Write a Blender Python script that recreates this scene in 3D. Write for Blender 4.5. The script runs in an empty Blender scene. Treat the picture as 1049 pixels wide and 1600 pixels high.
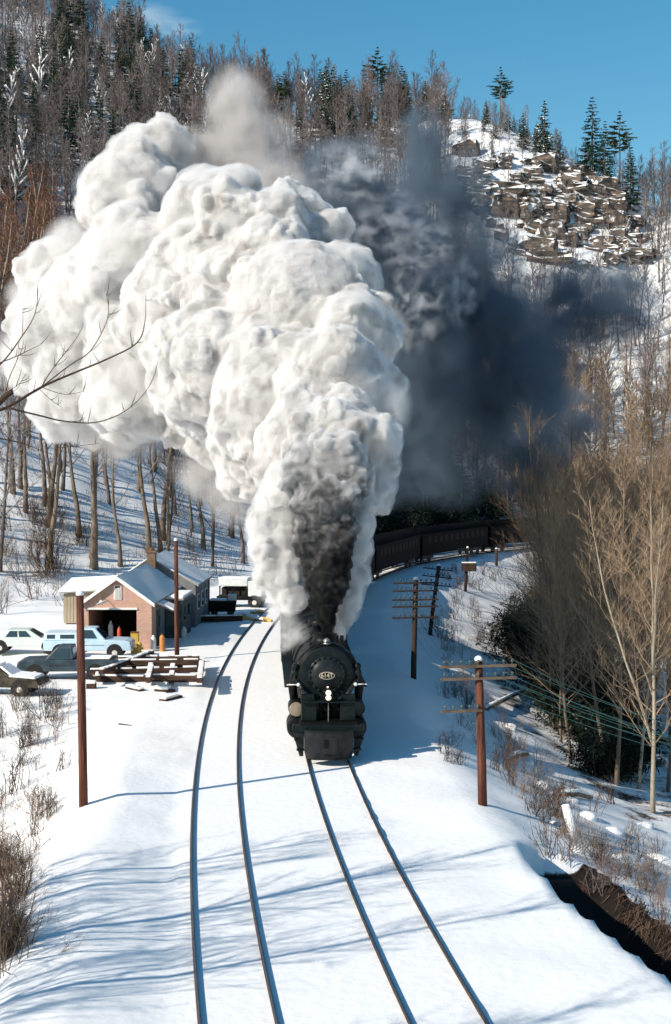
import bpy, bmesh, math, random
import numpy as np
from mathutils import Vector, Matrix
import openvdb

S = bpy.context.scene
COL = S.collection
R = math.radians

# ------------------------------------------------------------------ camera
CAM = (0.0, 0.0, 11.0)
PITCH = R(1.83)
FPX = 50.0 / 36.0 * 1600.0
cd = bpy.data.cameras.new('camera')
cd.lens = 50; cd.sensor_fit = 'VERTICAL'; cd.sensor_height = 36; cd.sensor_width = 24
cd.clip_start = 0.1; cd.clip_end = 5000
cam = bpy.data.objects.new('camera', cd); COL.objects.link(cam)
cam.location = CAM
cam.rotation_euler = (R(90) - PITCH, 0, 0)
S.camera = cam

# ------------------------------------------------------------------ light
SUN_EL = R(31)
SHADOW_DIR = Vector((0.83, 0.56, 0)).normalized()          # where shadows fall on the ground
to_sun = Vector((-SHADOW_DIR.x * math.cos(SUN_EL), -SHADOW_DIR.y * math.cos(SUN_EL), math.sin(SUN_EL)))
W = bpy.data.worlds.new('World'); S.world = W; W.use_nodes = True
nt = W.node_tree
sky = nt.nodes.new('ShaderNodeTexSky'); sky.sky_type = 'NISHITA'; sky.sun_disc = False
sky.sun_elevation = SUN_EL; sky.sun_rotation = math.atan2(to_sun.x, to_sun.y)
sky.altitude = 0; sky.air_density = 1.25; sky.dust_density = 0.5; sky.ozone_density = 3.5
bg = nt.nodes['Background']; bg.inputs[1].default_value = 0.098
hs = nt.nodes.new('ShaderNodeHueSaturation'); hs.inputs['Saturation'].default_value = 1.36; hs.inputs['Hue'].default_value = 0.488
nt.links.new(sky.outputs[0], hs.inputs['Color']); nt.links.new(hs.outputs[0], bg.inputs[0])
sl = bpy.data.lights.new('sun', 'SUN'); sl.energy = 5.0; sl.angle = R(0.5); sl.color = (1.0, 0.915, 0.79)
so = bpy.data.objects.new('sun', sl); COL.objects.link(so)
so.rotation_euler = to_sun.to_track_quat('Z', 'Y').to_euler()
vs = S.view_settings
vs.view_transform = 'Standard'; vs.look = 'None'; vs.gamma = 1.0; vs.exposure = 0.34; vs.use_curve_mapping = False
S.display_settings.display_device = 'sRGB'
S.cycles.use_denoising = True
S.cycles.max_bounces = 16; S.cycles.diffuse_bounces = 4; S.cycles.glossy_bounces = 2
S.cycles.transparent_max_bounces = 12; S.cycles.transmission_bounces = 4; S.cycles.volume_bounces = 9
S.cycles.volume_step_rate = 1.0; S.cycles.volume_max_steps = 256
S.cycles.sample_clamp_indirect = 4.0

# ------------------------------------------------------------------ helpers
rng = random.Random(7)
NPR = np.random.default_rng(11)

def ray(px, py):
    x = (px - 524.5) / FPX; y = (800 - py) / FPX
    return np.array([x, math.cos(PITCH) + y * math.sin(PITCH), -math.sin(PITCH) + y * math.cos(PITCH)])

def at(px, py, Y):
    """world point at depth Y that projects to pixel (px, py) of the 1049x1600 photograph"""
    d = ray(px, py); t = Y / d[1]
    return Vector((d[0] * t, Y, CAM[2] + d[2] * t))

def project(P):
    P = np.asarray(P, float); y = P[..., 1]; z = P[..., 2] - CAM[2]
    f = y * math.cos(PITCH) - z * math.sin(PITCH); u = y * math.sin(PITCH) + z * math.cos(PITCH)
    return 524.5 + FPX * P[..., 0] / f, 800 - FPX * u / f

def _hash(i, j, k, seed):
    n = (i * 73856093) ^ (j * 19349663) ^ (k * 83492791) ^ (seed * 2654435761 & 0x7fffffff)
    n = (n ^ (n >> 13)) * 1274126177 & 0x7fffffff
    n = (n ^ (n >> 16)) & 0xffff
    return n.astype(np.float32) / 32767.5 - 1.0

def vnoise(x, y, z, seed=0):
    """smooth value noise in -1..1"""
    x, y, z = np.broadcast_arrays(np.asarray(x, float), np.asarray(y, float), np.asarray(z, float))
    xi = np.floor(x).astype(np.int64); yi = np.floor(y).astype(np.int64); zi = np.floor(z).astype(np.int64)
    fx = x - xi; fy = y - yi; fz = z - zi
    fx = fx * fx * (3 - 2 * fx); fy = fy * fy * (3 - 2 * fy); fz = fz * fz * (3 - 2 * fz)
    out = 0
    for a in (0, 1):
        for b in (0, 1):
            for c in (0, 1):
                w = (fx if a else 1 - fx) * (fy if b else 1 - fy) * (fz if c else 1 - fz)
                out = out + w * _hash(xi + a, yi + b, zi + c, seed)
    return out

def fbm(x, y, z=0.0, oct=4, seed=0):
    s = 0; a = 1.0; f = 1.0
    for o in range(oct):
        s = s + a * vnoise(x * f, y * f, z * f if np.ndim(z) else z, seed + o * 17); a *= 0.5; f *= 2.03
    return s / 1.9

# ---- materials
MATS = {}
def node(nt, t, **kw):
    n = nt.nodes.new(t)
    for k, v in kw.items(): setattr(n, k, v)
    return n

def pmat(name, col, rough=0.7, col2=None, scale=3.0, detail=5.0, metal=0.0, bump=0.0, bscale=None, spec=0.3, stretch=None, emit=None, lo=0.35, hi=0.65, vary=None):
    """principled material with a noise mix between two real colours and optional fine bump"""
    m = bpy.data.materials.new(name); m.use_nodes = True
    nt = m.node_tree; b = nt.nodes['Principled BSDF']
    b.inputs['Roughness'].default_value = rough; b.inputs['Metallic'].default_value = metal
    b.inputs['Specular IOR Level'].default_value = spec
    b.inputs['Base Color'].default_value = (*col, 1)
    vec = None
    if col2 is not None or bump:
        tc = node(nt, 'ShaderNodeTexCoord')
        mp = node(nt, 'ShaderNodeMapping')
        if stretch: mp.inputs['Scale'].default_value = stretch
        nt.links.new(tc.outputs['Object'], mp.inputs['Vector']); vec = mp.outputs['Vector']
    if col2 is not None:
        no = node(nt, 'ShaderNodeTexNoise'); no.inputs['Scale'].default_value = scale; no.inputs['Detail'].default_value = detail
        nt.links.new(vec, no.inputs['Vector'])
        rp = node(nt, 'ShaderNodeValToRGB'); rp.color_ramp.elements[0].position = lo; rp.color_ramp.elements[1].position = hi
        rp.color_ramp.elements[0].color = (*col, 1); rp.color_ramp.elements[1].color = (*col2, 1)
        nt.links.new(no.outputs['Fac'], rp.inputs['Fac']); nt.links.new(rp.outputs['Color'], b.inputs['Base Color'])
        if vary:                                              # every tree its own tone
            oi = node(nt, 'ShaderNodeObjectInfo'); mr = node(nt, 'ShaderNodeMapRange'); mr.inputs['To Min'].default_value = vary[0]; mr.inputs['To Max'].default_value = vary[1]
            hv = node(nt, 'ShaderNodeHueSaturation'); hv.inputs['Saturation'].default_value = 0.95
            nt.links.new(oi.outputs['Random'], mr.inputs['Value']); nt.links.new(mr.outputs['Result'], hv.inputs['Value'])
            nt.links.new(rp.outputs['Color'], hv.inputs['Color']); nt.links.new(hv.outputs['Color'], b.inputs['Base Color'])
    if bump:
        nb = node(nt, 'ShaderNodeTexNoise'); nb.inputs['Scale'].default_value = bscale or scale * 3; nb.inputs['Detail'].default_value = 4
        nt.links.new(vec, nb.inputs['Vector'])
        bp = node(nt, 'ShaderNodeBump'); bp.inputs['Strength'].default_value = 1.0; bp.inputs['Distance'].default_value = bump
        nt.links.new(nb.outputs['Fac'], bp.inputs['Height']); nt.links.new(bp.outputs['Normal'], b.inputs['Normal'])
    if emit:
        b.inputs['Emission Color'].default_value = (*emit[:3], 1); b.inputs['Emission Strength'].default_value = emit[3]
    MATS[name] = m
    return m

# ---- mesh builder
class MB:
    def __init__(s): s.v = []; s.f = []
    def add(s, vs_, fs_):
        o = len(s.v); s.v.extend(tuple(p) for p in vs_); s.f.extend(tuple(i + o for i in f) for f in fs_); return s
    def box(s, c, d, rz=0.0, M=None):
        hx, hy, hz = d[0] / 2, d[1] / 2, d[2] / 2
        P = [Vector((x, y, z)) for z in (-hz, hz) for x, y in ((-hx, -hy), (hx, -hy), (hx, hy), (-hx, hy))]
        if rz: P = [Matrix.Rotation(rz, 3, 'Z') @ p for p in P]
        P = [p + Vector(c) for p in P]
        if M is not None: P = [M @ p for p in P]
        return s.add(P, [(3, 2, 1, 0), (4, 5, 6, 7), (0, 1, 5, 4), (1, 2, 6, 5), (2, 3, 7, 6), (3, 0, 4, 7)])
    def tube(s, pts, rad, n=6, caps=True):
        pts = [Vector(p) for p in pts]
        if not isinstance(rad, (list, tuple)): rad = [rad] * len(pts)
        rings = []; prev = None
        for i, p in enumerate(pts):
            t = (pts[min(i + 1, len(pts) - 1)] - pts[max(i - 1, 0)])
            if t.length < 1e-9: t = Vector((0, 0, 1))
            t.normalize()
            if prev is None:
                a = Vector((1, 0, 0)) if abs(t.x) < 0.8 else Vector((0, 1, 0))
                u = t.cross(a).normalized()
            else:
                u = (prev - t * prev.dot(t))
                u = u.normalized() if u.length > 1e-6 else t.orthogonal().normalized()
            prev = u; w = t.cross(u)
            rings.append([p + (u * math.cos(2 * math.pi * k / n) + w * math.sin(2 * math.pi * k / n)) * rad[i] for k in range(n)])
        vs_ = [q for r in rings for q in r]; fs_ = []
        for i in range(len(rings) - 1):
            for k in range(n):
                a = i * n + k; b = i * n + (k + 1) % n
                fs_.append((a, b, b + n, a + n))
        if caps:
            fs_.append(tuple(range(n - 1, -1, -1))); fs_.append(tuple((len(rings) - 1) * n + k for k in range(n)))
        return s.add(vs_, fs_)
    def cyl(s, a, b, r, n=16, r2=None): return s.tube([a, b], [r, r if r2 is None else r2], n)
    def lathe(s, c, axis, prof, n=24):
        """prof: list of (distance along axis, radius)"""
        ax = Vector(axis).normalized(); c = Vector(c)
        u = ax.orthogonal().normalized(); w = ax.cross(u); vs_ = []; fs_ = []
        for d, r in prof:
            for k in range(n):
                a = 2 * math.pi * k / n
                vs_.append(c + ax * d + (u * math.cos(a) + w * math.sin(a)) * max(r, 1e-4))
        for i in range(len(prof) - 1):
            for k in range(n):
                a = i * n + k; b = i * n + (k + 1) % n
                fs_.append((a, b, b + n, a + n))
        fs_.append(tuple(range(n - 1, -1, -1))); fs_.append(tuple((len(prof) - 1) * n + k for k in range(n)))
        return s.add(vs_, fs_)
    def prism(s, poly, axis, a0, a1, inset=0.0):
        """polygon in the two other axes extruded along axis ('x','y','z') from a0 to a1"""
        n = len(poly)
        def P(p, a): return {'x': (a, p[0], p[1]), 'y': (p[0], a, p[1]), 'z': (p[0], p[1], a)}[axis]
        vs_ = [P(p, a0) for p in poly] + [P(p, a1) for p in poly]
        fs_ = [tuple(range(n - 1, -1, -1)), tuple(range(n, 2 * n))] + [(k, (k + 1) % n, n + (k + 1) % n, n + k) for k in range(n)]
        return s.add(vs_, fs_)
    def loft(s, A, B, caps=True):
        n = len(A)
        return s.add(list(A) + list(B), ([tuple(range(n - 1, -1, -1)), tuple(range(n, 2 * n))] if caps else []) + [(k, (k + 1) % n, n + (k + 1) % n, n + k) for k in range(n)])
    def mesh(s, name, mat=None, smooth=False, bevel=0.0, seg=2):
        me = bpy.data.meshes.new(name); me.from_pydata(s.v, [], s.f)
        bm = bmesh.new(); bm.from_mesh(me)
        bmesh.ops.recalc_face_normals(bm, faces=bm.faces)
        if bevel:
            eds = [e for e in bm.edges if len(e.link_faces) == 2 and e.calc_face_angle(0) > 0.5]
            bmesh.ops.bevel(bm, geom=eds, offset=bevel, segments=seg, affect='EDGES', clamp_overlap=True, profile=0.6)
        bm.to_mesh(me); bm.free()
        if mat: me.materials.append(MATS[mat] if isinstance(mat, str) else mat)
        if smooth: me.shade_smooth()
        if smooth == 'auto':
            me.set_sharp_from_angle(angle=R(38))
        return me
    def build(s, name, mat=None, parent=None, smooth=False, bevel=0.0, seg=2):
        return link(name, s.mesh(name, mat, smooth, bevel, seg), parent)

def link(name, data, parent=None):
    o = bpy.data.objects.new(name, data); COL.objects.link(o)
    if parent is not None: o.parent = parent
    return o

def tag(o, label=None, cat=None, group=None, kind=None):
    if label: o['label'] = label
    if cat: o['category'] = cat
    if group: o['group'] = group
    if kind: o['kind'] = kind
    return o

def thing(name, label, cat, loc=(0, 0, 0), rz=0.0, group=None):
    o = link(name, None); o.location = loc; o.rotation_euler = (0, 0, rz)
    return tag(o, label, cat, group)

def copy_tree(o, parent=None):
    c = o.copy(); COL.objects.link(c)
    if parent is not None: c.parent = parent
    for ch in list(o.children): copy_tree(ch, c)
    return c

def npmesh(name, V, F, mat=None, smooth=True):
    """mesh from numpy arrays (F: n x 3 or n x 4)"""
    me = bpy.data.meshes.new(name); V = np.asarray(V, np.float32); F = np.asarray(F, np.int32)
    k = F.shape[1]
    me.vertices.add(len(V)); me.vertices.foreach_set('co', V.ravel())
    me.loops.add(F.size); me.loops.foreach_set('vertex_index', F.ravel())
    me.polygons.add(len(F)); me.polygons.foreach_set('loop_start', np.arange(len(F), dtype=np.int32) * k)
    me.update(calc_edges=True)
    if smooth: me.shade_smooth()
    if mat: me.materials.append(MATS[mat] if isinstance(mat, str) else mat)
    return me

# ------------------------------------------------------------------ the line of the track
def track_line():
    pts = []
    x, y, th = 2.17, 28.0, -0.13
    fw = [(x, y, th)]
    while th < 1.25:
        k = 0.0024 if y < 105 else 0.0024 + (0.010 - 0.0024) * min(1.0, (y - 105) / 81)
        th += k * 0.5; x += math.sin(th) * 0.5; y += math.cos(th) * 0.5; fw.append((x, y, th))
    for i in range(240): x += math.sin(th) * 0.5; y += math.cos(th) * 0.5; fw.append((x, y, th))
    x, y, th = 2.17, 28.0, -0.13; bk = []
    while y > -80:
        x -= math.sin(th) * 0.5; y -= math.cos(th) * 0.5; th -= 0.0024 * 0.5; bk.append((x, y, th))
    return np.array(bk[::-1] + fw)
TR = track_line()
TS = np.arange(len(TR)) * 0.5
S0 = TS[np.argmin(abs(TR[:, 1] - 28.0))]
def tr_at(s, lat=0.0):
    """point and heading at arc length s; lat > 0 to the right of travel away from the camera"""
    x = np.interp(s, TS, TR[:, 0]); y = np.interp(s, TS, TR[:, 1]); th = np.interp(s, TS, TR[:, 2])
    return x + lat * math.cos(th), y - lat * math.sin(th), th

TRC = TR[::4]
def lateral(X, Y):
    """signed distance from the right-hand track"""
    X = np.asarray(X, float); Y = np.asarray(Y, float); sh = X.shape; X = X.ravel(); Y = Y.ravel()
    out = np.empty(len(X))
    for a in range(0, len(X), 20000):
        x = X[a:a + 20000, None]; y = Y[a:a + 20000, None]
        dx = x - TRC[None, :, 0]; dy = y - TRC[None, :, 1]
        i = np.argmin(dx * dx + dy * dy, axis=1); r = np.arange(len(i)); th = TRC[i, 2]
        out[a:a + 20000] = dx[r, i] * np.cos(th) - dy[r, i] * np.sin(th)
        far = np.sqrt(dx[r, i] ** 2 + dy[r, i] ** 2)
        o = out[a:a + 20000]
        out[a:a + 20000] = np.where(np.abs(o) < far * 0.9, np.sign(o) * far, o)
    return out.reshape(sh)

FOOT = np.array([(-500, 40), (-200, 70), (-70, 96), (-30, 110), (-13, 127), (-4, 143), (3, 164), (12, 184), (26, 203), (46, 217), (100, 232), (300, 250), (700, 250)], float)
def hill_dist(X, Y):
    X = np.asarray(X, float); Y = np.asarray(Y, float)
    best = np.full(X.shape, 1e9); sg = np.zeros(X.shape)
    for (x0, y0), (x1, y1) in zip(FOOT[:-1], FOOT[1:]):
        ex, ey = x1 - x0, y1 - y0; L2 = ex * ex + ey * ey
        t = np.clip(((X - x0) * ex + (Y - y0) * ey) / L2, 0, 1)
        dx = X - (x0 + t * ex); dy = Y - (y0 + t * ey); d = np.hypot(dx, dy)
        side = np.sign(ex * dy - ey * dx)
        m = d < best; best = np.where(m, d, best); sg = np.where(m, side, sg)
    return best * sg

CREEK = np.array([(12.2, 20.0), (10.4, 26.5), (9.1, 31.5), (8.1, 35.5), (7.3, 38.8), (6.7, 41.2)])
def creek_dist(X, Y):
    best = np.full(np.shape(X), 1e9)
    for (x0, y0), (x1, y1) in zip(CREEK[:-1], CREEK[1:]):
        ex, ey = x1 - x0, y1 - y0; t = np.clip(((X - x0) * ex + (Y - y0) * ey) / (ex * ex + ey * ey), 0, 1)
        best = np.minimum(best, np.hypot(X - x0 - t * ex, Y - y0 - t * ey))
    return best

def cliff_mask(X, Y):
    a = np.clip((X - 14) / 34, 0, 1); b = np.clip((96 - X) / 22, 0, 1)
    return a * a * (3 - 2 * a) * b * b * (3 - 2 * b) * np.clip((Y - 255) / 20, 0, 1)

def height(X, Y, detail=True):
    X = np.asarray(X, float); Y = np.asarray(Y, float)
    L = lateral(X, Y); D = hill_dist(X, Y)
    n1 = fbm(X / 9.0, Y / 9.0, 0.0, 3, 5); n2 = fbm(X / 2.2, Y / 2.2, 0.0, 2, 9); n3 = fbm(X / 42.0, Y / 42.0, 0.0, 3, 21)
    # right-hand shoulder and bank down to the creek
    t = L - (4.3 + 0.35 * n1 + 0.9 * np.clip((40 - Y) / 14, 0, 1))
    zr = np.interp(t, [0, 0.7, 2.0, 6, 10, 14, 60, 140], [0, -0.16, -0.75, -2.5, -4.0, -5.0, -5.5, -3.0])
    # left-hand crest: brushy gully in front of the yard
    g = np.clip((67 - Y) / 15, 0, 1)
    tl = -(L + 8.1 + 0.5 * n1)
    zl = g * np.interp(tl, [-2.6, -0.6, 0.6, 1.6, 3.5, 7, 12, 40], [0, 0.22, 0.1, -0.5, -1.7, -3.3, -3.8, -2.0])
    z = np.where(L > 0, zr, zl)
    rough = np.clip(np.where(L > 0, t / 3.0, (tl + 0.5) / 3.0 * np.maximum(g, 0.15)), 0, 1)
    z = z + rough * (0.30 * n1 + 0.22 * n2)
    # snow drifts on the flat
    z = z + (1 - rough) * (0.13 * n1 + 0.07 * n2) * (np.abs(L + 2.05) > 3.2) 
    # creek bed
    cdn = creek_dist(X, Y)
    tail = np.clip((Y - 36.5) / 5, 0, 1)
    z = np.where(cdn < 3.0, np.minimum(z, -4.1 + 2.8 * tail + 2.3 * np.clip((cdn - 1.05 + 0.25 * n2) / 0.4, 0, 1) + 5.0 * np.clip((cdn - 1.5) / 1.4, 0, 1)), z)
    # the hill
    prof = np.interp(D, [-1, 0, 8, 60, 150, 260, 420, 700], [0, 0, 2.6, 30, 84, 146, 225, 300])
    Xr = X / np.maximum(Y, 60) * 400.0
    cap = np.interp(Xr, [-400, -130, -62, -38, -8, 17, 39, 60, 85, 95, 150, 400], [260, 205, 147, 120, 115.5, 115, 112, 101, 85, 80, 70, 60])
    cm = cliff_mask(X, Y)
    prof = prof + cm * (5.5 * np.tanh((D - 140 - 6 * n3) / 3.5) + 2.0 * np.tanh((D - 112 - 5 * n3) / 2.0))
    k = 5.0
    hz = -k * np.logaddexp(-prof / k, -cap / k)
    hz = np.where(D > 0, np.minimum(hz, prof), 0)
    hm = np.clip(D / 25, 0, 1)
    hz = hz + hm * (3.2 * n3 + 1.2 * n1 + 0.35 * n2)
    z = np.where(D > 0, np.maximum(hz, 0) + z * np.clip(1 - D / 10, 0, 1) * (L < 0), z)
    return z

def hz(x, y): return float(height(np.array([x]), np.array([y]))[0])

_RY = np.concatenate([np.arange(14, 120, 0.2), np.arange(120, 460, 0.8)])
def ground(px, py):
    """first point where the ray of a photo pixel meets the terrain"""
    d = ray(px, py); T = _RY / d[1]; z = CAM[2] + d[2] * T; X = d[0] * T
    h = height(X, _RY); i = np.argmax(z < h)
    if z[i] >= h[i]: return ground(px, py + 6)
    a = max(i - 1, 0); f0 = z[a] - h[a]; f1 = z[i] - h[i]
    w = f0 / (f0 - f1) if f0 != f1 else 0
    y = _RY[a] + (_RY[i] - _RY[a]) * w; t = y / d[1]
    return Vector((d[0] * t, y, CAM[2] + d[2] * t))

# ------------------------------------------------------------------ ground materials
def snow_ground():
    m = bpy.data.materials.new('snow_ground'); m.use_nodes = True; nt = m.node_tree; b = nt.nodes['Principled BSDF']
    L = nt.links.new
    tc = node(nt, 'ShaderNodeTexCoord'); geo = node(nt, 'ShaderNodeNewGeometry')
    n1 = node(nt, 'ShaderNodeTexNoise'); n1.inputs['Scale'].default_value = 0.55; n1.inputs['Detail'].default_value = 8; n1.inputs['Roughness'].default_value = 0.62
    n2 = node(nt, 'ShaderNodeTexNoise'); n2.inputs['Scale'].default_value = 7.0; n2.inputs['Detail'].default_value = 5
    L(tc.outputs['Object'], n1.inputs['Vector']); L(tc.outputs['Object'], n2.inputs['Vector'])
    att = node(nt, 'ShaderNodeAttribute'); att.attribute_name = 'litter_shade'
    # litter cover: noise threshold scaled by local litter, heavier where shade is painted in
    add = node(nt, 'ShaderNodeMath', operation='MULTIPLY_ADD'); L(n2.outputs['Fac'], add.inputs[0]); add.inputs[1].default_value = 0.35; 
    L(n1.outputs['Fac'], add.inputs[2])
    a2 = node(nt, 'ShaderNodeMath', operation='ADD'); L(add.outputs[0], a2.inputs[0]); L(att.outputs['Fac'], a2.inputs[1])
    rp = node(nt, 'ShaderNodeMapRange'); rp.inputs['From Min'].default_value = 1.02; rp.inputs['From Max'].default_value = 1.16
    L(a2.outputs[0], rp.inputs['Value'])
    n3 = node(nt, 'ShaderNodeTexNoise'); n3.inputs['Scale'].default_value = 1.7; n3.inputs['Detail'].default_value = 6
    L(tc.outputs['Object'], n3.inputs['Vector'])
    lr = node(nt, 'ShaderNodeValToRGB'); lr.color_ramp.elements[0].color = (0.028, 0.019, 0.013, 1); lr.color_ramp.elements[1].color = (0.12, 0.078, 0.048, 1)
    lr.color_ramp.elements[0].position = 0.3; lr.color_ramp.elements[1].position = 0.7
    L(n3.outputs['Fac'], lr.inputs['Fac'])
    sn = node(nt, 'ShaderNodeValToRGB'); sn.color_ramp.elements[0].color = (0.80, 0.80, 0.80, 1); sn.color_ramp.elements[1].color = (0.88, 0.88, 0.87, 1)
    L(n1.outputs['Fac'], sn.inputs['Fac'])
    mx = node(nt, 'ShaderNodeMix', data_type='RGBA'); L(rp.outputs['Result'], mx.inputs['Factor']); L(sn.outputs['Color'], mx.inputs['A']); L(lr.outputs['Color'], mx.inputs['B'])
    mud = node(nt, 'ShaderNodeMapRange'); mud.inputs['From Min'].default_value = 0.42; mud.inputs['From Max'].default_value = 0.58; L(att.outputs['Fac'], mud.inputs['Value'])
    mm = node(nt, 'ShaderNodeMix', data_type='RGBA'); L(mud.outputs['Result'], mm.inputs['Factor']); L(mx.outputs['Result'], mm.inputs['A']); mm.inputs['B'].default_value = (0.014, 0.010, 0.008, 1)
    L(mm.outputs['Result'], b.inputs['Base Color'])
    b.inputs['Roughness'].default_value = 0.75; b.inputs['Specular IOR Level'].default_value = 0.15
    nb = node(nt, 'ShaderNodeTexNoise'); nb.inputs['Scale'].default_value = 3.2; nb.inputs['Detail'].default_value = 6; nb.inputs['Roughness'].default_value = 0.5
    L(tc.outputs['Object'], nb.inputs['Vector'])
    bp = node(nt, 'ShaderNodeBump'); bp.inputs['Distance'].default_value = 0.028; bp.inputs['Strength'].default_value = 0.8
    L(nb.outputs['Fac'], bp.inputs['Height']); L(bp.outputs['Normal'], b.inputs['Normal'])
    MATS['snow_ground'] = m
snow_ground()
pmat('snow', (0.82, 0.82, 0.82), 0.75, (0.88, 0.88, 0.87), 4, bump=0.02, bscale=9, spec=0.15)
pmat('rail_side', (0.035, 0.022, 0.016), 0.75, (0.07, 0.045, 0.032), 6)
pmat('rail_head', (0.20, 0.20, 0.21), 0.38, metal=0.9)

# terrain sheet
def axis(segs):
    out = [segs[0][0]]
    for a, b, d0, d1 in segs:
        x = a
        while x < b - 1e-6:
            d = d0 + (d1 - d0) * (x - a) / (b - a); x = min(b, x + d); out.append(x)
    return np.array(out)
AX = axis([(-900, -220, 60, 15), (-220, -60, 12, 2.6), (-60, -22, 2.4, 0.8), (-22, -9, 0.6, 0.3), (-9, 16, 0.3, 0.3), (16, 26, 0.4, 0.9), (26, 100, 1.2, 2.6), (100, 220, 3, 12), (220, 900, 15, 60)])
AY = axis([(-300, -40, 40, 6), (-40, 20, 5, 0.6), (20, 64, 0.3, 0.3), (64, 125, 0.4, 0.8), (125, 210, 1.0, 1.8), (210, 430, 1.8, 2.6), (430, 1500, 5, 90)])
GX, GY = np.meshgrid(AX, AY)
GZ = height(GX, GY)
nx, ny = len(AX), len(AY)
idx = np.arange(nx * ny).reshape(ny, nx)
F = np.stack([idx[:-1, :-1], idx[:-1, 1:], idx[1:, 1:], idx[1:, :-1]], -1).reshape(-1, 4)
V = np.stack([GX, GY, GZ], -1).reshape(-1, 3)
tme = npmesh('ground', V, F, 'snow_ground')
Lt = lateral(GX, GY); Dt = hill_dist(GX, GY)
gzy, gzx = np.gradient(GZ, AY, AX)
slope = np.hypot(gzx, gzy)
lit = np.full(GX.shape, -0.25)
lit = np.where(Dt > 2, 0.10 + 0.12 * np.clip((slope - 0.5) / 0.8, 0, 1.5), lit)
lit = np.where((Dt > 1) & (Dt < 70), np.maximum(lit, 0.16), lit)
lit = np.where((Dt > -6) & (Dt < 45) & (GX > -6) & (GY > 140), 0.34, lit)  # ground darkened here to stand in for shade in the valley
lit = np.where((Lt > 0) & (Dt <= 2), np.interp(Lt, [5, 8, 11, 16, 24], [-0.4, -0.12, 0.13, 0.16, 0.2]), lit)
lit = np.where((Lt > 9.0) & (GY > 58) & (Dt <= 2), np.interp(Lt, [9.0, 12], [0.1, 0.36]), lit)  # shade of the woods painted into the ground under the right-hand trees
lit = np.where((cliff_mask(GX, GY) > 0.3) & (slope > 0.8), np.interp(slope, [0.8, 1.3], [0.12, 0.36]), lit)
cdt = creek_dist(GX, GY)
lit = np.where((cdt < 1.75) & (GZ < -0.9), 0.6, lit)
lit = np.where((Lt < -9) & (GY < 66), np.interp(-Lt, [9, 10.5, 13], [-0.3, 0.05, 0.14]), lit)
a = tme.attributes.new('litter_shade', 'FLOAT', 'POINT'); a.data.foreach_set('value', lit.ravel().astype(np.float32))
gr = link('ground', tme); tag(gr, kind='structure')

# creek water
pmat('water', (0.006, 0.012, 0.012), 0.06, spec=0.5, bump=0.012, bscale=1.4)
mb = MB()
cl = [Vector((x, y, -3.75)) for x, y in CREEK]
for i in range(len(cl) - 1):
    d = (cl[i + 1] - cl[i]).normalized(); n = Vector((d.y, -d.x, 0)) * 1.9
    mb.add([cl[i] - n, cl[i] + n, cl[i + 1] + n, cl[i + 1] - n], [(0, 1, 2, 3)])
tag(mb.build('creek', 'water'), kind='structure')

# ------------------------------------------------------------------ tracks
RZ = 0.17   # rail height; the foot stands 75 mm below the snow
def rail_mesh(lat, s0, s1):
    prof = [(-0.07, -0.02), (-0.06, 0.012), (-0.012, 0.03), (-0.012, 0.125), (-0.037, 0.135), (-0.037, RZ - 0.008), (-0.028, RZ), (0.028, RZ), (0.037, RZ - 0.008), (0.037, 0.135), (0.012, 0.125), (0.012, 0.03), (0.06, 0.012), (0.07, -0.02)]
    n = len(prof); V = []; F = []; mi = []
    ss = np.arange(s0, s1, 1.0)
    for s in ss:
        x, y, th = tr_at(s, lat)
        for a, z in prof: V.append((x + a * math.cos(th), y - a * math.sin(th), z - 0.075))
    for i in range(len(ss) - 1):
        for k in range(n):
            F.append((i * n + k, i * n + (k + 1) % n, (i + 1) * n + (k + 1) % n, (i + 1) * n + k)); mi.append(1 if k in (6,) else 0)
    me = npmesh('rail', V, F, None, smooth=False)
    me.materials.append(MATS['rail_side']); me.materials.append(MATS['rail_head'])
    me.polygons.foreach_set('material_index', np.array(mi, np.int32))
    return me
for lat, lab in ((0.0, 'right-hand railway track in snow, carrying the steam train'), (-4.1, 'empty left-hand railway track in snow beside the steam train')):
    t = thing('railway_track', lab, 'railway track')
    for g in (-0.7535, 0.7535):
        link('rail', rail_mesh(lat + g, 40, S0 + 300), t)

# ------------------------------------------------------------------ smoke and steam
def puffs(seeds, levels, rnd, squash=1.0):
    """spheres on spheres: the cauliflower structure of a rising plume"""
    out = [s for s in seeds]; cur = seeds
    for n, lo, hi, off in levels:
        nxt = []
        for (x, y, z, r) in cur:
            w = rnd.uniform(0.75, 1.25)
            for _ in range(n):
                v = Vector((rnd.gauss(0, 1), rnd.gauss(0, 1), rnd.gauss(0, 1))).normalized()
                q = r * rnd.uniform(lo, hi) * w; o = r * off
                nxt.append((x + v.x * o, y + v.y * o, z + v.z * o, q))
        out += nxt; cur = nxt
    return out

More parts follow.
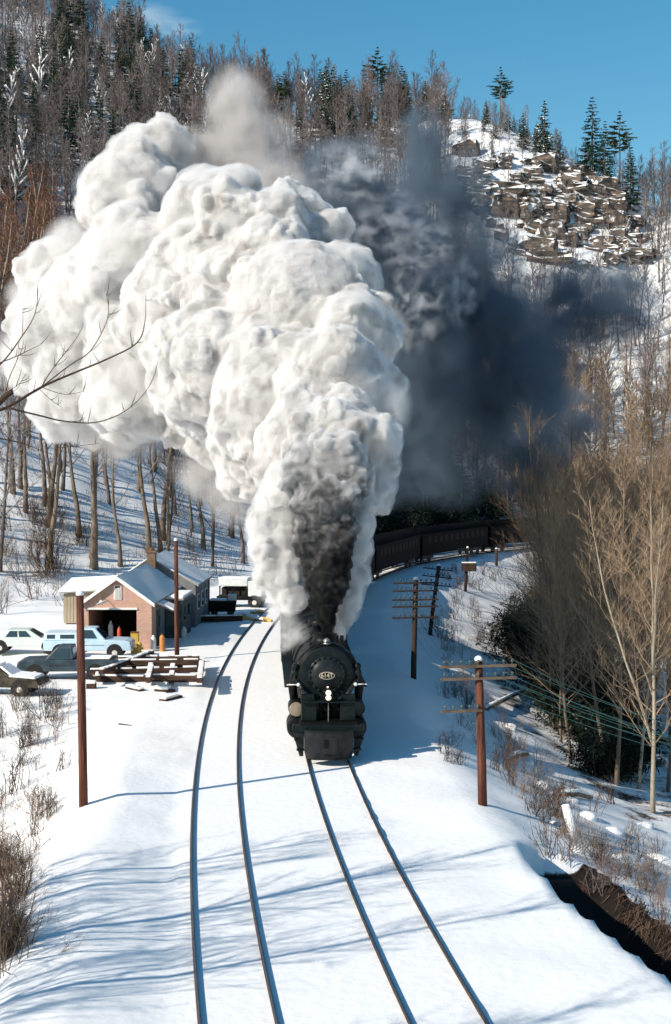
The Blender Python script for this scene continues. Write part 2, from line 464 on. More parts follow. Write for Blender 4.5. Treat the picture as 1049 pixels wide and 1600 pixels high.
def plume_mesh(name, spheres, vox, mat, warp=0.0, wscale=1.0, blur=1, seed=3, fine=0.035, halo=None):
    P = np.array(spheres); pad = 0.8
    lo = (P[:, :3] - P[:, 3:4]).min(0) - pad; hi = (P[:, :3] + P[:, 3:4]).max(0) + pad
    n = np.ceil((hi - lo) / vox).astype(int) + 1
    Fd = np.full(n, -pad, np.float32)
    ax = [lo[k] + np.arange(n[k]) * vox for k in range(3)]
    for x, y, z, r in spheres:
        m = r + (pad * 0.6 if r > 0.35 or not halo else 3 * vox)
        ci = tuple(min(n[k] - 1, max(0, int((c - lo[k]) / vox))) for k, c in enumerate((x, y, z)))
        if Fd[ci] > r * 1.02 + vox: continue
        a = [max(0, int((c - m - lo[k]) / vox)) for k, c in enumerate((x, y, z))]
        b = [min(n[k], int((c + m - lo[k]) / vox) + 2) for k, c in enumerate((x, y, z))]
        dx = (ax[0][a[0]:b[0]] - x)[:, None, None]; dy = (ax[1][a[1]:b[1]] - y)[None, :, None]; dz = (ax[2][a[2]:b[2]] - z)[None, None, :]
        d = r - np.sqrt(dx * dx + dy * dy + dz * dz).astype(np.float32)
        w = Fd[a[0]:b[0], a[1]:b[1], a[2]:b[2]]; np.maximum(w, d, out=w)
    for _ in range(blur):
        for k in range(3):
            Fd = 0.66 * Fd + 0.17 * (np.roll(Fd, 1, k) + np.roll(Fd, -1, k))
    if halo:                                                  # a thin fringe of vapour round the billows
        hv, hm = halo; st = 2; H = Fd[::st, ::st, ::st]
        for _ in range(2):
            for k in range(3): H = 0.5 * H + 0.25 * (np.roll(H, 1, k) + np.roll(H, -1, k))
        g = openvdb.FloatGrid(pad); g.copyFromArray(-H); pts, hq = g.convertToQuads(hv); HV = pts * vox * st + lo
        HV = HV + min(0.16, hv * 0.7) * np.stack([vnoise(HV[:, 0] * 2.2, HV[:, 1] * 2.2, HV[:, 2] * 2.2, seed + 71 + k) + 0.6 * vnoise(HV[:, 0] * 5, HV[:, 1] * 5, HV[:, 2] * 5, seed + 75 + k) for k in range(3)], -1)
        hme = npmesh(name + '_fringe', HV, hq, hm)
    g = openvdb.FloatGrid(pad); g.copyFromArray(-Fd)
    pts, quads = g.convertToQuads(0.0)
    V = pts * vox + lo
    if warp:
        s = wscale
        for f, am in ((1.0, 1.0), (2.1, 0.5)):
            w = np.stack([vnoise(V[:, 0] * s * f, V[:, 1] * s * f, V[:, 2] * s * f, seed + 31 * k) for k in range(3)], -1)
            V = V + warp * am * w
    if fine:
        V = V + fine * np.stack([vnoise(V[:, 0] * 3.3, V[:, 1] * 3.3, V[:, 2] * 3.3, seed + 91 + k) + 0.5 * vnoise(V[:, 0] * 7.1, V[:, 1] * 7.1, V[:, 2] * 7.1, seed + 97 + k) for k in range(3)], -1)
    me = npmesh(name, V, quads, mat)
    return (me, hme) if halo else me

def seeds_px(L): 
    out = []
    for px, py, Y, rp in L:
        c = at(px, py, Y); out.append((c.x, c.y, c.z, rp / FPX * Y))
    return out

STEAM = [(505, 770, 58.5, 70), (545, 690, 59.5, 68), (475, 700, 60, 78), (520, 610, 62, 100), (430, 625, 64, 105), (548, 530, 64.5, 78), (470, 490, 67, 120),
    (370, 570, 69, 115), (535, 440, 68, 62), (410, 410, 72, 110), (455, 350, 73, 62), (300, 490, 74, 118), (335, 350, 78, 88), (240, 575, 77, 100),
    (220, 440, 80, 112), (205, 310, 84, 82), (140, 520, 83, 96), (125, 600, 83, 75), (62, 570, 87, 52), (95, 440, 86, 62), (250, 245, 87, 52),
    (310, 640, 76, 62), (205, 645, 80, 48), (590, 600, 63, 38), (585, 680, 61, 36), (580, 765, 59, 34), (340, 690, 72, 40), (400, 720, 66, 60), (60, 500, 87, 40)]

# ------------------------------------------------------------------ rocks of the cliff
def rock_mat():
    m = bpy.data.materials.new('cliff_rock'); m.use_nodes = True; nt = m.node_tree; b = nt.nodes['Principled BSDF']; L = nt.links.new
    geo = node(nt, 'ShaderNodeNewGeometry'); tc = node(nt, 'ShaderNodeTexCoord')
    n = node(nt, 'ShaderNodeTexNoise'); n.inputs['Scale'].default_value = 0.35; n.inputs['Detail'].default_value = 8
    mp = node(nt, 'ShaderNodeMapping'); mp.inputs['Scale'].default_value = (1, 1, 4)
    L(geo.outputs['Position'], mp.inputs['Vector']); L(mp.outputs['Vector'], n.inputs['Vector'])
    rp = node(nt, 'ShaderNodeValToRGB'); e = rp.color_ramp.elements
    e[0].position = 0.3; e[0].color = (0.035, 0.032, 0.03, 1); e[1].position = 0.75; e[1].color = (0.32, 0.205, 0.125, 1)
    x = e.new(0.52); x.color = (0.12, 0.105, 0.092, 1)
    L(n.outputs['Fac'], rp.inputs['Fac'])
    sp = node(nt, 'ShaderNodeSeparateXYZ'); L(geo.outputs['Normal'], sp.inputs[0])
    n2 = node(nt, 'ShaderNodeTexNoise'); n2.inputs['Scale'].default_value = 0.9; n2.inputs['Detail'].default_value = 5; L(geo.outputs['Position'], n2.inputs['Vector'])
    ad = node(nt, 'ShaderNodeMath', operation='ADD'); L(sp.outputs['Z'], ad.inputs[0]); L(n2.outputs['Fac'], ad.inputs[1])
    mr = node(nt, 'ShaderNodeMapRange'); mr.inputs['From Min'].default_value = 0.72; mr.inputs['From Max'].default_value = 0.92; L(ad.outputs[0], mr.inputs['Value'])
    mx = node(nt, 'ShaderNodeMix', data_type='RGBA'); L(mr.outputs['Result'], mx.inputs['Factor']); L(rp.outputs['Color'], mx.inputs['A']); mx.inputs['B'].default_value = (0.85, 0.85, 0.85, 1)
    L(mx.outputs['Result'], b.inputs['Base Color']); b.inputs['Roughness'].default_value = 0.9; b.inputs['Specular IOR Level'].default_value = 0.1
    nb = node(nt, 'ShaderNodeTexNoise'); nb.inputs['Scale'].default_value = 2.0; nb.inputs['Detail'].default_value = 6; L(mp.outputs['Vector'], nb.inputs['Vector'])
    bp = node(nt, 'ShaderNodeBump'); bp.inputs['Distance'].default_value = 0.25; L(nb.outputs['Fac'], bp.inputs['Height']); L(bp.outputs['Normal'], b.inputs['Normal'])
    MATS['cliff_rock'] = m
rock_mat()

def rock_mesh(seed, dims):
    r = random.Random(seed); bm = bmesh.new()
    bmesh.ops.create_cube(bm, size=1.0)
    bmesh.ops.subdivide_edges(bm, edges=bm.edges[:], cuts=2, use_grid_fill=True)
    for v in bm.verts:
        f = Vector((v.co.x * dims[0], v.co.y * dims[1], v.co.z * dims[2]))
        k = 1 - 0.16 * (v.co.length - 0.5)
        v.co = f * k + Vector((r.uniform(-1, 1) * dims[0] * 0.09, r.uniform(-1, 1) * dims[1] * 0.09, r.uniform(-1, 1) * dims[2] * 0.14))
    me = bpy.data.meshes.new('rock'); bm.to_mesh(me); bm.free(); me.materials.append(MATS['cliff_rock']); return me
ROCKS = [rock_mesh(40 + i, d) for i, d in enumerate(((1.6, 1.2, 0.55), (2.2, 1.4, 0.7), (1.2, 1.0, 0.8), (2.8, 1.6, 0.5), (1.0, 0.9, 0.6), (1.8, 1.3, 1.0)))]
cliff = thing('rock_cliff', 'brown layered rock cliff with snowy ledges high on the hillside', 'cliff', (55, 355, 84))
def add_rock(px, py, sc, parent, base):
    p = ground(px, py)
    o = link('rock', rng.choice(ROCKS), parent)
    o.location = Vector((p.x, p.y - 0.3 * sc, p.z + 0.1 * sc)) - Vector(base)
    o.rotation_euler = (rng.uniform(-0.12, 0.12), rng.uniform(-0.12, 0.12), rng.uniform(-0.5, 0.5)); o.scale = (sc * rng.uniform(0.7, 1.3), sc, sc * rng.uniform(0.9, 1.9))
nr = 0
while nr < 280:
    px = rng.uniform(715, 1000); row = rng.choice((0, 1, 1, 2, 2, 3, 3, 4, 4, 5, 5, 6, 6, 7, 8, 9, 10, 11))
    top = np.interp(px, [735, 780, 860, 900, 945, 990], [232, 240, 255, 245, 275, 345]); bot = np.interp(px, [715, 800, 860, 950, 1000], [300, 395, 415, 425, 400])
    py = top + (bot - top) * (row + 0.5) / 12 + rng.gauss(0, 2.0)
    if vnoise(px / 22.0, row * 7.3, 0.5, 3) < -0.12: continue
    add_rock(px, py, rng.choice((1.0, 1.5, 2.0, 2.8)) * rng.uniform(0.85, 1.25), cliff, (55, 355, 84)); nr += 1
ledge = thing('rock_ledge', 'small snow-topped rock ledge between trees left of the cliff', 'rock', (5, 370, 96))
for k in range(26): add_rock(rng.gauss(560, 45), rng.gauss(212, 9), rng.uniform(1.0, 2.0), ledge, (5, 370, 96))

# ------------------------------------------------------------------ trees
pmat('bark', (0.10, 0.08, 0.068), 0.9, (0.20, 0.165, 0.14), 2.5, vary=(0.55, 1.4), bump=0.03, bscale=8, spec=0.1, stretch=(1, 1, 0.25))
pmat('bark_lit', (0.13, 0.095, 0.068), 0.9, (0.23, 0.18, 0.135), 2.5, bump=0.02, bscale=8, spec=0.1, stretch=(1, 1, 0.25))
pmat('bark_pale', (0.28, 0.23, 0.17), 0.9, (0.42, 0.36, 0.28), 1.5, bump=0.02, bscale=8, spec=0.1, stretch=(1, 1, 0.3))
pmat('twig_grey', (0.12, 0.10, 0.098), 0.9, (0.21, 0.17, 0.16), 0.4, spec=0.1, vary=(0.5, 1.45))
pmat('twig_brown', (0.20, 0.135, 0.085), 0.9, (0.33, 0.23, 0.145), 0.4, spec=0.1, vary=(0.55, 1.3))
pmat('twig_red', (0.14, 0.075, 0.05), 0.9, (0.22, 0.115, 0.075), 0.6, spec=0.1)
pmat('needles', (0.014, 0.034, 0.022), 0.8, (0.035, 0.07, 0.036), 0.9, spec=0.15)
pmat('needles_olive', (0.035, 0.055, 0.025), 0.8, (0.07, 0.095, 0.04), 0.9, spec=0.15)

def perturb(d, ang, r):
    o = d.orthogonal().normalized(); o.rotate(Matrix.Rotation(r.uniform(0, 2 * math.pi), 3, d))
    return (d * math.cos(ang) + o * math.sin(ang)).normalized()

class Sliv:
    def __init__(s): s.a = []; s.b = []; s.w = []
    def add(s, a, b, w): s.a.append(a[:]); s.b.append(b[:]); s.w.append(w)
    def mesh(s, mb):
        if not s.a: return
        A = np.array(s.a); B = np.array(s.b); w = np.array(s.w)[:, None]
        d = B - A; q = NPR.normal(size=A.shape); n = np.cross(d, q); n /= np.linalg.norm(n, axis=1)[:, None] + 1e-9
        P = np.stack([A - n * w, A + n * w, B], 1).reshape(-1, 3)
        o = len(mb.v); mb.v.extend(map(tuple, P)); mb.f.extend((o + 3 * i, o + 3 * i + 1, o + 3 * i + 2) for i in range(len(A)))

def bare_tree(seed, H, r0, nl, ns, ntw, f0=0.35, spread=1.0, tw=0.018, barkm='bark', twigm='twig_grey', lean=0.0, snow=False, fork=0, flat=0.0):
    """returns [(part name, mesh)] of a leafless tree: trunk and crown of limbs, branches and twigs"""
    r = random.Random(seed); tb = MB(); cb = MB(); sv = Sliv(); snb = MB()
    def trunk_line(base, d, h, n=9):
        pts = [base]; dd = d.copy()
        for i in range(n):
            dd = (dd + Vector((r.gauss(0, 0.05), r.gauss(0, 0.05), 0.06))).normalized(); pts.append(pts[-1] + dd * h / n)
        return pts
    base = Vector((0, 0, -0.5)); dirs = Vector((lean, r.uniform(-0.05, 0.05), 1)).normalized()
    stems = [(trunk_line(base, dirs, H * 0.93), r0)]
    tb.tube(stems[0][0], [r0 * (1.25 if i == 0 else 1) * (1 - 0.93 * (i / 9) ** 0.9) + 0.015 for i in range(10)], 8)
    for k in range(fork):
        i = r.randint(2, 4); d = perturb(Vector((0, 0, 1)), r.uniform(0.2, 0.4), r)
        ln = trunk_line(stems[0][0][i], d, H * (0.93 - i / 10.0)); rr = r0 * 0.6
        stems.append((ln, rr)); tb.tube(ln, [rr * (1 - 0.93 * (q / 9) ** 0.9) + 0.012 for q in range(10)], 6)
    for line, rs in stems:
        n = nl if rs == r0 else max(6, nl // 2)
        for i in range(n):
            f = f0 + (0.97 - f0) * (i + r.random()) / n
            k = f * 9; j = min(8, int(k)); p = line[j].lerp(line[j + 1], k - j)
            az = i * 2.4 + r.uniform(-0.6, 0.6); el = r.uniform(0.45, 0.95) + 0.35 * f - flat
            d = Vector((math.cos(az) * math.cos(el), math.sin(az) * math.cos(el), math.sin(el)))
            Lb = H * (0.34 * (1.05 - f) + 0.055) * r.uniform(0.7, 1.2) * spread
            rl = max(0.012, rs * (1 - 0.9 * f) * 0.45)
            pts = [p]; dd = d
            for q in range(4):
                dd = (dd + Vector((r.gauss(0, 0.12), r.gauss(0, 0.12), 0.10))).normalized(); pts.append(pts[-1] + dd * Lb / 4)
            cb.tube(pts, [rl, rl * 0.75, rl * 0.55, rl * 0.35, 0.006], 4, caps=False)
            if snow:
                up = Vector((0, 0, rl * 1.2)); q = [x + up for x in pts[:-1]]
                snb.tube(q, [rl * 1.3 + 0.06] * len(q), 4)
            for m in range(ns):
                g = 0.2 + 0.8 * (m + r.random()) / ns; kk = g * 4; jj = min(3, int(kk)); bp = pts[jj].lerp(pts[jj + 1], kk - jj)
                bd = perturb((pts[jj + 1] - pts[jj]).normalized(), r.uniform(0.45, 0.95), r); bd = (bd + Vector((0, 0, 0.22))).normalized()
                bl = Lb * r.uniform(0.25, 0.5) * (1.15 - 0.5 * g)
                e = bp + bd * bl
                mid = bp.lerp(e, 0.5) + Vector((r.gauss(0, 0.05), r.gauss(0, 0.05), -0.04 * bl)) * bl
                sv.add(bp, e, max(0.008, tw * 1.1))
                for t in range(ntw):
                    h = 0.12 + 0.88 * (t + r.random()) / ntw
                    tp = bp.lerp(e, h); td = perturb(bd, r.uniform(0.35, 0.85), r); td = (td + Vector((0, 0, 0.3))).normalized()
                    sv.add(tp, tp + td * bl * r.uniform(0.3, 0.65), tw * r.uniform(0.55, 1.0))
        # leader twigs
        for t in range(14):
            td = perturb(Vector((0, 0, 1)), r.uniform(0.1, 0.6), r); q = line[-1] - Vector((0, 0, r.uniform(0, H * 0.08)))
            sv.add(q, q + td * H * r.uniform(0.04, 0.09), tw)
    sv.mesh(cb)
    out = [('trunk', tb.mesh('trunk', barkm, True)), ('crown', cb.mesh_raw('crown', twigm))]
    if snow: out.append(('branch_snow', snb.mesh('branch_snow', 'snow', True)))
    return out

def mesh_raw(s, name, mat):
    me = bpy.data.meshes.new(name); me.from_pydata(s.v, [], s.f); me.materials.append(MATS[mat]); return me
MB.mesh_raw = mesh_raw

def conifer(seed, H, r0, Rb, f0=0.12, n_layer=22, dens=26, mat='needles', droop=0.35, top=1.0, snow=False):
    r = random.Random(seed); tb = MB(); cb = MB(); sv = Sliv(); snv = Sliv(); snb = MB()
    tb.tube([(0, 0, -0.4), (r.gauss(0, .05), r.gauss(0, .05), H * 0.5), (0, 0, H * 0.98)], [r0, r0 * 0.6, 0.02], 7)
    for l in range(n_layer):
        f = f0 + (0.98 - f0) * (l / (n_layer - 1)); z = H * f
        env = (1 - f) ** 0.8 if top == 1.0 else min(1, (1 - f) * 3.2) * (0.45 + 0.55 * math.sin(math.pi * min(1, (f - f0) / (1 - f0) + 0.15)))
        for k in range(5 + int(4 * (1 - f))):
            az = r.uniform(0, 2 * math.pi); Lb = Rb * env * r.uniform(0.65, 1.12) + 0.15
            d = Vector((math.cos(az), math.sin(az), -droop * 0.5 + r.uniform(-0.1, 0.15))); p0 = Vector((0, 0, z))
            p1 = p0 + d * Lb + Vector((0, 0, 0.12 * Lb)); sv.add(p0, p1, 0.03)
            nn = int(dens * (0.35 + Lb / Rb))
            for t in range(nn):
                g = 0.15 + 0.85 * r.random(); q = p0.lerp(p1, g)
                side = Vector((-d.y, d.x, 0)) * r.choice((-1, 1)); td = (d * r.uniform(0.2, 0.9) + side * r.uniform(0.2, 1.0) + Vector((0, 0, r.uniform(-0.6, 0.15)))).normalized()
                ln = (0.22 + 0.32 * Lb * (1.1 - g)) * r.uniform(0.5, 1.1)
                sv.add(q, q + td * ln, r.uniform(0.05, 0.10) + 0.03 * Lb * 0.3)
                if snow and r.random() < 0.08: snv.add(q + Vector((0, 0, 0.06)), q + td * ln + Vector((0, 0, 0.06)), 0.16)
    sv.mesh(cb)
    out = [('trunk', tb.mesh('trunk', 'bark', True)), ('crown', cb.mesh_raw('crown', mat))]
    if snow:
        snv.mesh(snb); out.append(('branch_snow', snb.mesh_raw('branch_snow', 'snow')))
    return out

def leaf_bush(seed):
    r = random.Random(seed); tb = MB(); cb = MB(); sv = Sliv()
    lobes = [(Vector((r.gauss(0, 1.1), r.gauss(0, 1.1), r.uniform(0.6, 3.2))), r.uniform(0.5, 1.1)) for _ in range(11)]
    for c, q in lobes:
        tb.tube([(c.x * 0.15, c.y * 0.15, -0.3), (c.x * 0.5, c.y * 0.5, c.z * 0.5), tuple(c)], [0.06, 0.045, 0.015], 4)
        for k in range(230):
            v = Vector((r.gauss(0, 1), r.gauss(0, 1), r.gauss(0, 1))).normalized() * q * r.random() ** 0.4 * 1.15; p = c + v
            d = (v.normalized() * 0.6 + Vector((r.gauss(0, .6), r.gauss(0, .6), r.gauss(-0.4, .5)))).normalized(); sv.add(p, p + d * r.uniform(0.15, 0.4), r.uniform(0.03, 0.06))
    sv.mesh(cb)
    return [('trunk', tb.mesh('trunk', 'bark', True)), ('crown', cb.mesh_raw('crown', 'leaf_dark'))]
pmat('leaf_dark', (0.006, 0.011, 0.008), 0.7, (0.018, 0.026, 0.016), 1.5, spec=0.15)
PROT = {
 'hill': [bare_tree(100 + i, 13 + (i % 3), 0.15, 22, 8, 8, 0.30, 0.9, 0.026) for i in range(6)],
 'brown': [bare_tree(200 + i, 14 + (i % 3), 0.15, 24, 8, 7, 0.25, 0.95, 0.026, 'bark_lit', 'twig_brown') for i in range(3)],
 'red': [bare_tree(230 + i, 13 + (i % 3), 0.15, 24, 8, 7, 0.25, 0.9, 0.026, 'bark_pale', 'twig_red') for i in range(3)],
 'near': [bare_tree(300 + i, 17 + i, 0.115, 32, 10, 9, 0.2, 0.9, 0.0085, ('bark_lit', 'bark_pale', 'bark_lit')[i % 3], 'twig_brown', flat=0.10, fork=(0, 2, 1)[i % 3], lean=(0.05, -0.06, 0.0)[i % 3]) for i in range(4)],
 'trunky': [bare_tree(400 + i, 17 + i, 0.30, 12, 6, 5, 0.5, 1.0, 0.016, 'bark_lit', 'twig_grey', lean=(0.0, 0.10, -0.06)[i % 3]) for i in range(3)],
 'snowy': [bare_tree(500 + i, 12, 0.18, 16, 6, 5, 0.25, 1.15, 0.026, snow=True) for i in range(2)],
 'fir': [conifer(600 + i, 12 + i, 0.2, 3.1, 0.08) for i in range(3)],
 'firsnow': [conifer(620, 11, 0.2, 2.6, 0.08, snow=True)],
 'pine': [conifer(640 + i, 14, 0.22, 2.8, 0.5, 12, 40, 'needles_olive', 0.1, 0.5) for i in range(2)],
 'bushfir': [leaf_bush(660 + i) for i in range(3)],
}
CATS = {'hill': 'bare_tree', 'brown': 'bare_tree', 'red': 'bare_tree', 'near': 'bare_tree', 'trunky': 'bare_tree', 'snowy': 'snowy_tree', 'fir': 'fir_tree', 'firsnow': 'fir_tree', 'pine': 'pine_tree', 'bushfir': 'evergreen_shrub'}
def plant(kind, var, x, y, z, sc, rz, label, group, cat='tree'):
    t = thing(CATS[kind], label, cat, (x, y, z), rz, group); t.scale = (sc, sc, sc)
    for n, me in PROT[kind][var % len(PROT[kind])]: link(n, me, t)
    return t

# --- scatter on the hill
cand = []
YS = NPR.uniform(105, 470, 26000); US = NPR.uniform(-0.30, 0.30, 26000); XS = US * YS
# uniform in area: accept proportional to depth
keep = NPR.random(26000) < YS / 470; XS = XS[keep]; YS = YS[keep]
ZS = height(XS, YS); DS = hill_dist(XS, YS); LS = lateral(XS, YS)
PROF = np.interp(DS, [-1, 0, 8, 60, 150, 260, 420, 700], [0, 0, 2.6, 30, 84, 146, 225, 300])
CAPS = np.interp(XS / YS * 400, [-400, -130, -62, -38, -8, 17, 39, 60, 85, 95, 150, 400], [260, 205, 147, 120, 115.5, 115, 112, 101, 85, 80, 70, 60])
dens = fbm(XS / 30, YS / 30, 0.0, 2, 77)
PXs, PYs = project(np.stack([XS, YS, ZS], -1))
cell = {}
HILL = []
for i in range(len(XS)):
    if DS[i] < 4 or PROF[i] - CAPS[i] > 16: continue
    px, py = PXs[i], PYs[i]
    mind = 3.5
    cl_ = 700 < px < 1000 and np.interp(px, [700, 735, 780, 860, 900, 945, 1000], [185, 205, 232, 245, 240, 272, 345]) < py < np.interp(px, [700, 760, 860, 1000], [330, 400, 470, 450])
    if cl_ and rng.random() < 0.62: continue
    if 840 < px and 440 < py < 620: mind = 4.6
    if px < 450 and py > 600: mind = 4.2
    if dens[i] < -0.35 and rng.random() < 0.5: continue
    kx, ky = int(XS[i] // 4), int(YS[i] // 4); ok = True
    for a in (-2, -1, 0, 1, 2):
        for b in (-2, -1, 0, 1, 2):
            for (qx, qy) in cell.get((kx + a, ky + b), ()):
                if (qx - XS[i]) ** 2 + (qy - YS[i]) ** 2 < mind * mind: ok = False; break
            if not ok: break
        if not ok: break
    if not ok: continue
    cell.setdefault((kx, ky), []).append((XS[i], YS[i]))
    u = rng.random(); k = 'hill'
    if px < 230 and 90 < py < 400: k = 'fir' if u < 0.24 else ('snowy' if u < 0.36 else 'hill')
    elif px < 340 and py < 330: k = 'snowy' if u < 0.16 else ('fir' if u < 0.24 else 'hill')
    elif px < 200 and 400 <= py < 620: k = 'red'
    elif 430 < px < 720 and py < 260: k = 'fir' if u < 0.09 else ('pine' if u < 0.13 else ('firsnow' if u < 0.17 else ('snowy' if u < 0.21 else 'hill')))
    elif 740 < px < 900 and py < 255: k = 'firsnow' if u < 0.35 else 'hill'
    elif px > 700 and py > 560: k = 'brown' if u < 0.4 else ('snowy' if u < 0.46 else 'hill')
    elif px > 700: k = 'hill' if u < 0.9 else 'snowy'
    if px < 450 and py > 600: k = 'hill' if u < 0.62 else 'trunky'
    HILL.append((XS[i], YS[i], ZS[i], k, px, py))
print('hill trees', len(HILL))
LAB = {'hill': ('leafless grey-brown tree in the wood on the snowy hillside', 'bare trees on the hillside'),
 'brown': ('leafless brown tree on the lower hillside behind the curve', 'brown trees on the lower hillside'),
 'red': ('leafless reddish-brown tree on the hillside left of the steam', 'reddish trees left of the steam'),
 'trunky': ('leafless tree with a bare trunk on the snowy slope behind the brick garage', 'trunks behind the garage'),
 'snowy': ('leafless hillside tree with snow lying along its branches', 'snow-laden trees on the hillside'),
 'fir': ('dark green fir standing among bare trees on the hillside', 'firs on the hillside'),
 'firsnow': ('green fir dusted with snow on the upper hillside', 'snow-dusted firs on the hillside'),
 'pine': ('olive green pine with a bare lower trunk on the ridge', 'pines on the ridge')}
def behind_plume(px, py):
    return any((px - a) ** 2 + (py - 60 - b) ** 2 < (c * 0.9) ** 2 for a, b, _, c in STEAM)
HILL.sort(key=lambda t: t[1])
nind = {}; rest = []
CAPN = {'hill': 70, 'trunky': 30, 'brown': 20, 'red': 18, 'fir': 60, 'snowy': 40}
for (x, y, z, k, px, py) in HILL:
    sc = rng.uniform(0.7, 1.1) * rng.choice((1, 1.2, 1.5)) if k not in ('trunky',) else rng.uniform(0.75, 1.12)
    if 700 < px < 1010 and 180 < py < 470: sc *= rng.uniform(0.3, 0.7)
    rzv = rng.uniform(0, 6.28); var = rng.randrange(6)
    tz = 18 * FPX / y
    vis = -30 < px < 1080 and py > -20 and not (behind_plume(px, py) and behind_plume(px, py - tz * 0.6))
    if vis and nind.get(k, 0) < CAPN.get(k, 300):
        nind[k] = nind.get(k, 0) + 1
        plant(k, var, x, y, z, sc, rzv, *LAB[k])
    else: rest.append((x, y, z, k, var, sc, rzv))
print('individuals', nind, 'mass', len(rest))

# the rest of the wood: one mass
def forest_mass(rest):
    col = bpy.data.collections.new('wood_sources'); order = {}
    names = []
    for k in sorted(PROT):
        for v, parts in enumerate(PROT[k]):
            names.append((k, v))
    for n, (k, v) in enumerate(names):
        me = bpy.data.meshes.new('src'); bm = bmesh.new(); off = 0; mats = []
        for _, pm in PROT[k][v]:
            nf = len(bm.faces); bm.from_mesh(pm); bm.faces.ensure_lookup_table()
            for fidx in range(nf, len(bm.faces)): bm.faces[fidx].material_index = len(mats)
            mats.append(pm.materials[0])
        bm.to_mesh(me); bm.free()
        for m in mats: me.materials.append(m)
        o = bpy.data.objects.new('%03d_src' % n, me); col.objects.link(o); order[(k, v)] = n
    P = np.array([(x, y, z) for x, y, z, *_ in rest]); me = bpy.data.meshes.new('far_wood')
    me.vertices.add(len(P)); me.vertices.foreach_set('co', P.astype(np.float32).ravel())
    def at_(name, typ, data): a = me.attributes.new(name, typ, 'POINT'); a.data.foreach_set('value', data)
    at_('var', 'INT', np.array([order[(k, v % len(PROT[k]))] for _, _, _, k, v, _, _ in rest], np.int32))
    at_('sc', 'FLOAT', np.array([q[5] for q in rest], np.float32)); at_('rz', 'FLOAT', np.array([q[6] for q in rest], np.float32))
    o = link('far_wood', me); tag(o, 'mass of leafless trees filling the wood up to the ridge', 'wood', kind='stuff')
    ng = bpy.data.node_groups.new('wood', 'GeometryNodeTree')
    ng.interface.new_socket('Geometry', in_out='INPUT', socket_type='NodeSocketGeometry'); ng.interface.new_socket('Geometry', in_out='OUTPUT', socket_type='NodeSocketGeometry')
    gi = ng.nodes.new('NodeGroupInput'); go = ng.nodes.new('NodeGroupOutput'); ci = ng.nodes.new('GeometryNodeCollectionInfo'); ip = ng.nodes.new('GeometryNodeInstanceOnPoints')
    ci.inputs['Collection'].default_value = col; ci.inputs['Separate Children'].default_value = True; ci.inputs['Reset Children'].default_value = True
    ip.inputs['Pick Instance'].default_value = True
    def na(name, t): n = ng.nodes.new('GeometryNodeInputNamedAttribute'); n.data_type = t; n.inputs['Name'].default_value = name; return n.outputs['Attribute']
    L = ng.links.new
    L(gi.outputs[0], ip.inputs['Points']); L(ci.outputs[0], ip.inputs['Instance']); L(na('var', 'INT'), ip.inputs['Instance Index'])
    cx = ng.nodes.new('ShaderNodeCombineXYZ'); L(na('rz', 'FLOAT'), cx.inputs['Z']); L(cx.outputs[0], ip.inputs['Rotation'])
    cs = ng.nodes.new('ShaderNodeCombineXYZ'); s_ = na('sc', 'FLOAT')
    for q in 'XYZ': L(s_, cs.inputs[q])
    L(cs.outputs[0], ip.inputs['Scale']); L(ip.outputs[0], go.inputs[0])
    md = o.modifiers.new('wood', 'NODES'); md.node_group = ng
forest_mass(rest)

# --- ridge evergreens placed singly
for px, py, k, sc, lab in ((925, 268, 'fir', 1.6, 'tallest dark fir on the skyline right of the cliff'), (945, 285, 'fir', 1.15, 'slim fir just right of the tallest skyline fir'),
    (968, 300, 'pine', 1.5, 'open-branched pine among the skyline firs right of the cliff'), (985, 325, 'fir', 1.2, 'lowest of the dark firs on the skyline, rightmost'),
    (850, 255, 'firsnow', 1.5, 'broad green fir on top of the cliff'), (782, 195, 'pine', 1.25, 'lone pine on the skyline above the cliff'),
    (628, 180, 'fir', 1.4, 'dark narrow fir above the drifting smoke on the ridge'), (513, 212, 'firsnow', 1.5, 'bright green fir above the grey smoke near the ridge'),
    (590, 160, 'pine', 1.6, 'flat-topped pine on the ridge crest above the drifting smoke'), (256, 170, 'fir', 1.3, 'narrow dark fir high on the left hillside')):
    p = ground(px, py); plant(k, rng.randrange(3), p.x, p.y, p.z, sc, rng.uniform(0, 6), lab, None)

# --- the stand of brown trees on the right, on the creek bottom
cnt = 0; used = []
while cnt < 165:
    y = rng.uniform(61, 200); xb = np.interp(y, [60, 70, 95, 130, 160, 200], [11.6, 11.3, 13.6, 18.6, 26, 40])
    x = xb + abs(rng.gauss(0, 1)) * 6.5
    if x > 0.27 * y + 2.5: continue
    if hill_dist(np.array(x), np.array(y)) > -6: continue
    if any((x - a) ** 2 + (y - b) ** 2 < 1.7 ** 2 for a, b in used): continue
    used.append((x, y)); cnt += 1
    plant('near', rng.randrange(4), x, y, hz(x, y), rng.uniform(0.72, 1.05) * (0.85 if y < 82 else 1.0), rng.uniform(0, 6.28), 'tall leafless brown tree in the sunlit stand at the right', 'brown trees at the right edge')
for k in range(85):
    y = rng.uniform(66, 150); xb = np.interp(y, [60, 70, 95, 130, 160], [12.0, 10.6, 12.4, 17.0, 25]); x = xb + rng.uniform(0, 5.0)
    plant('bushfir', k, x, y, hz(x, y), rng.uniform(0.5, 1.25), rng.uniform(0, 6.28), 'dark leafy bush in the shade under the brown trees at the right', 'shaded bushes under the right-hand trees', 'bush')
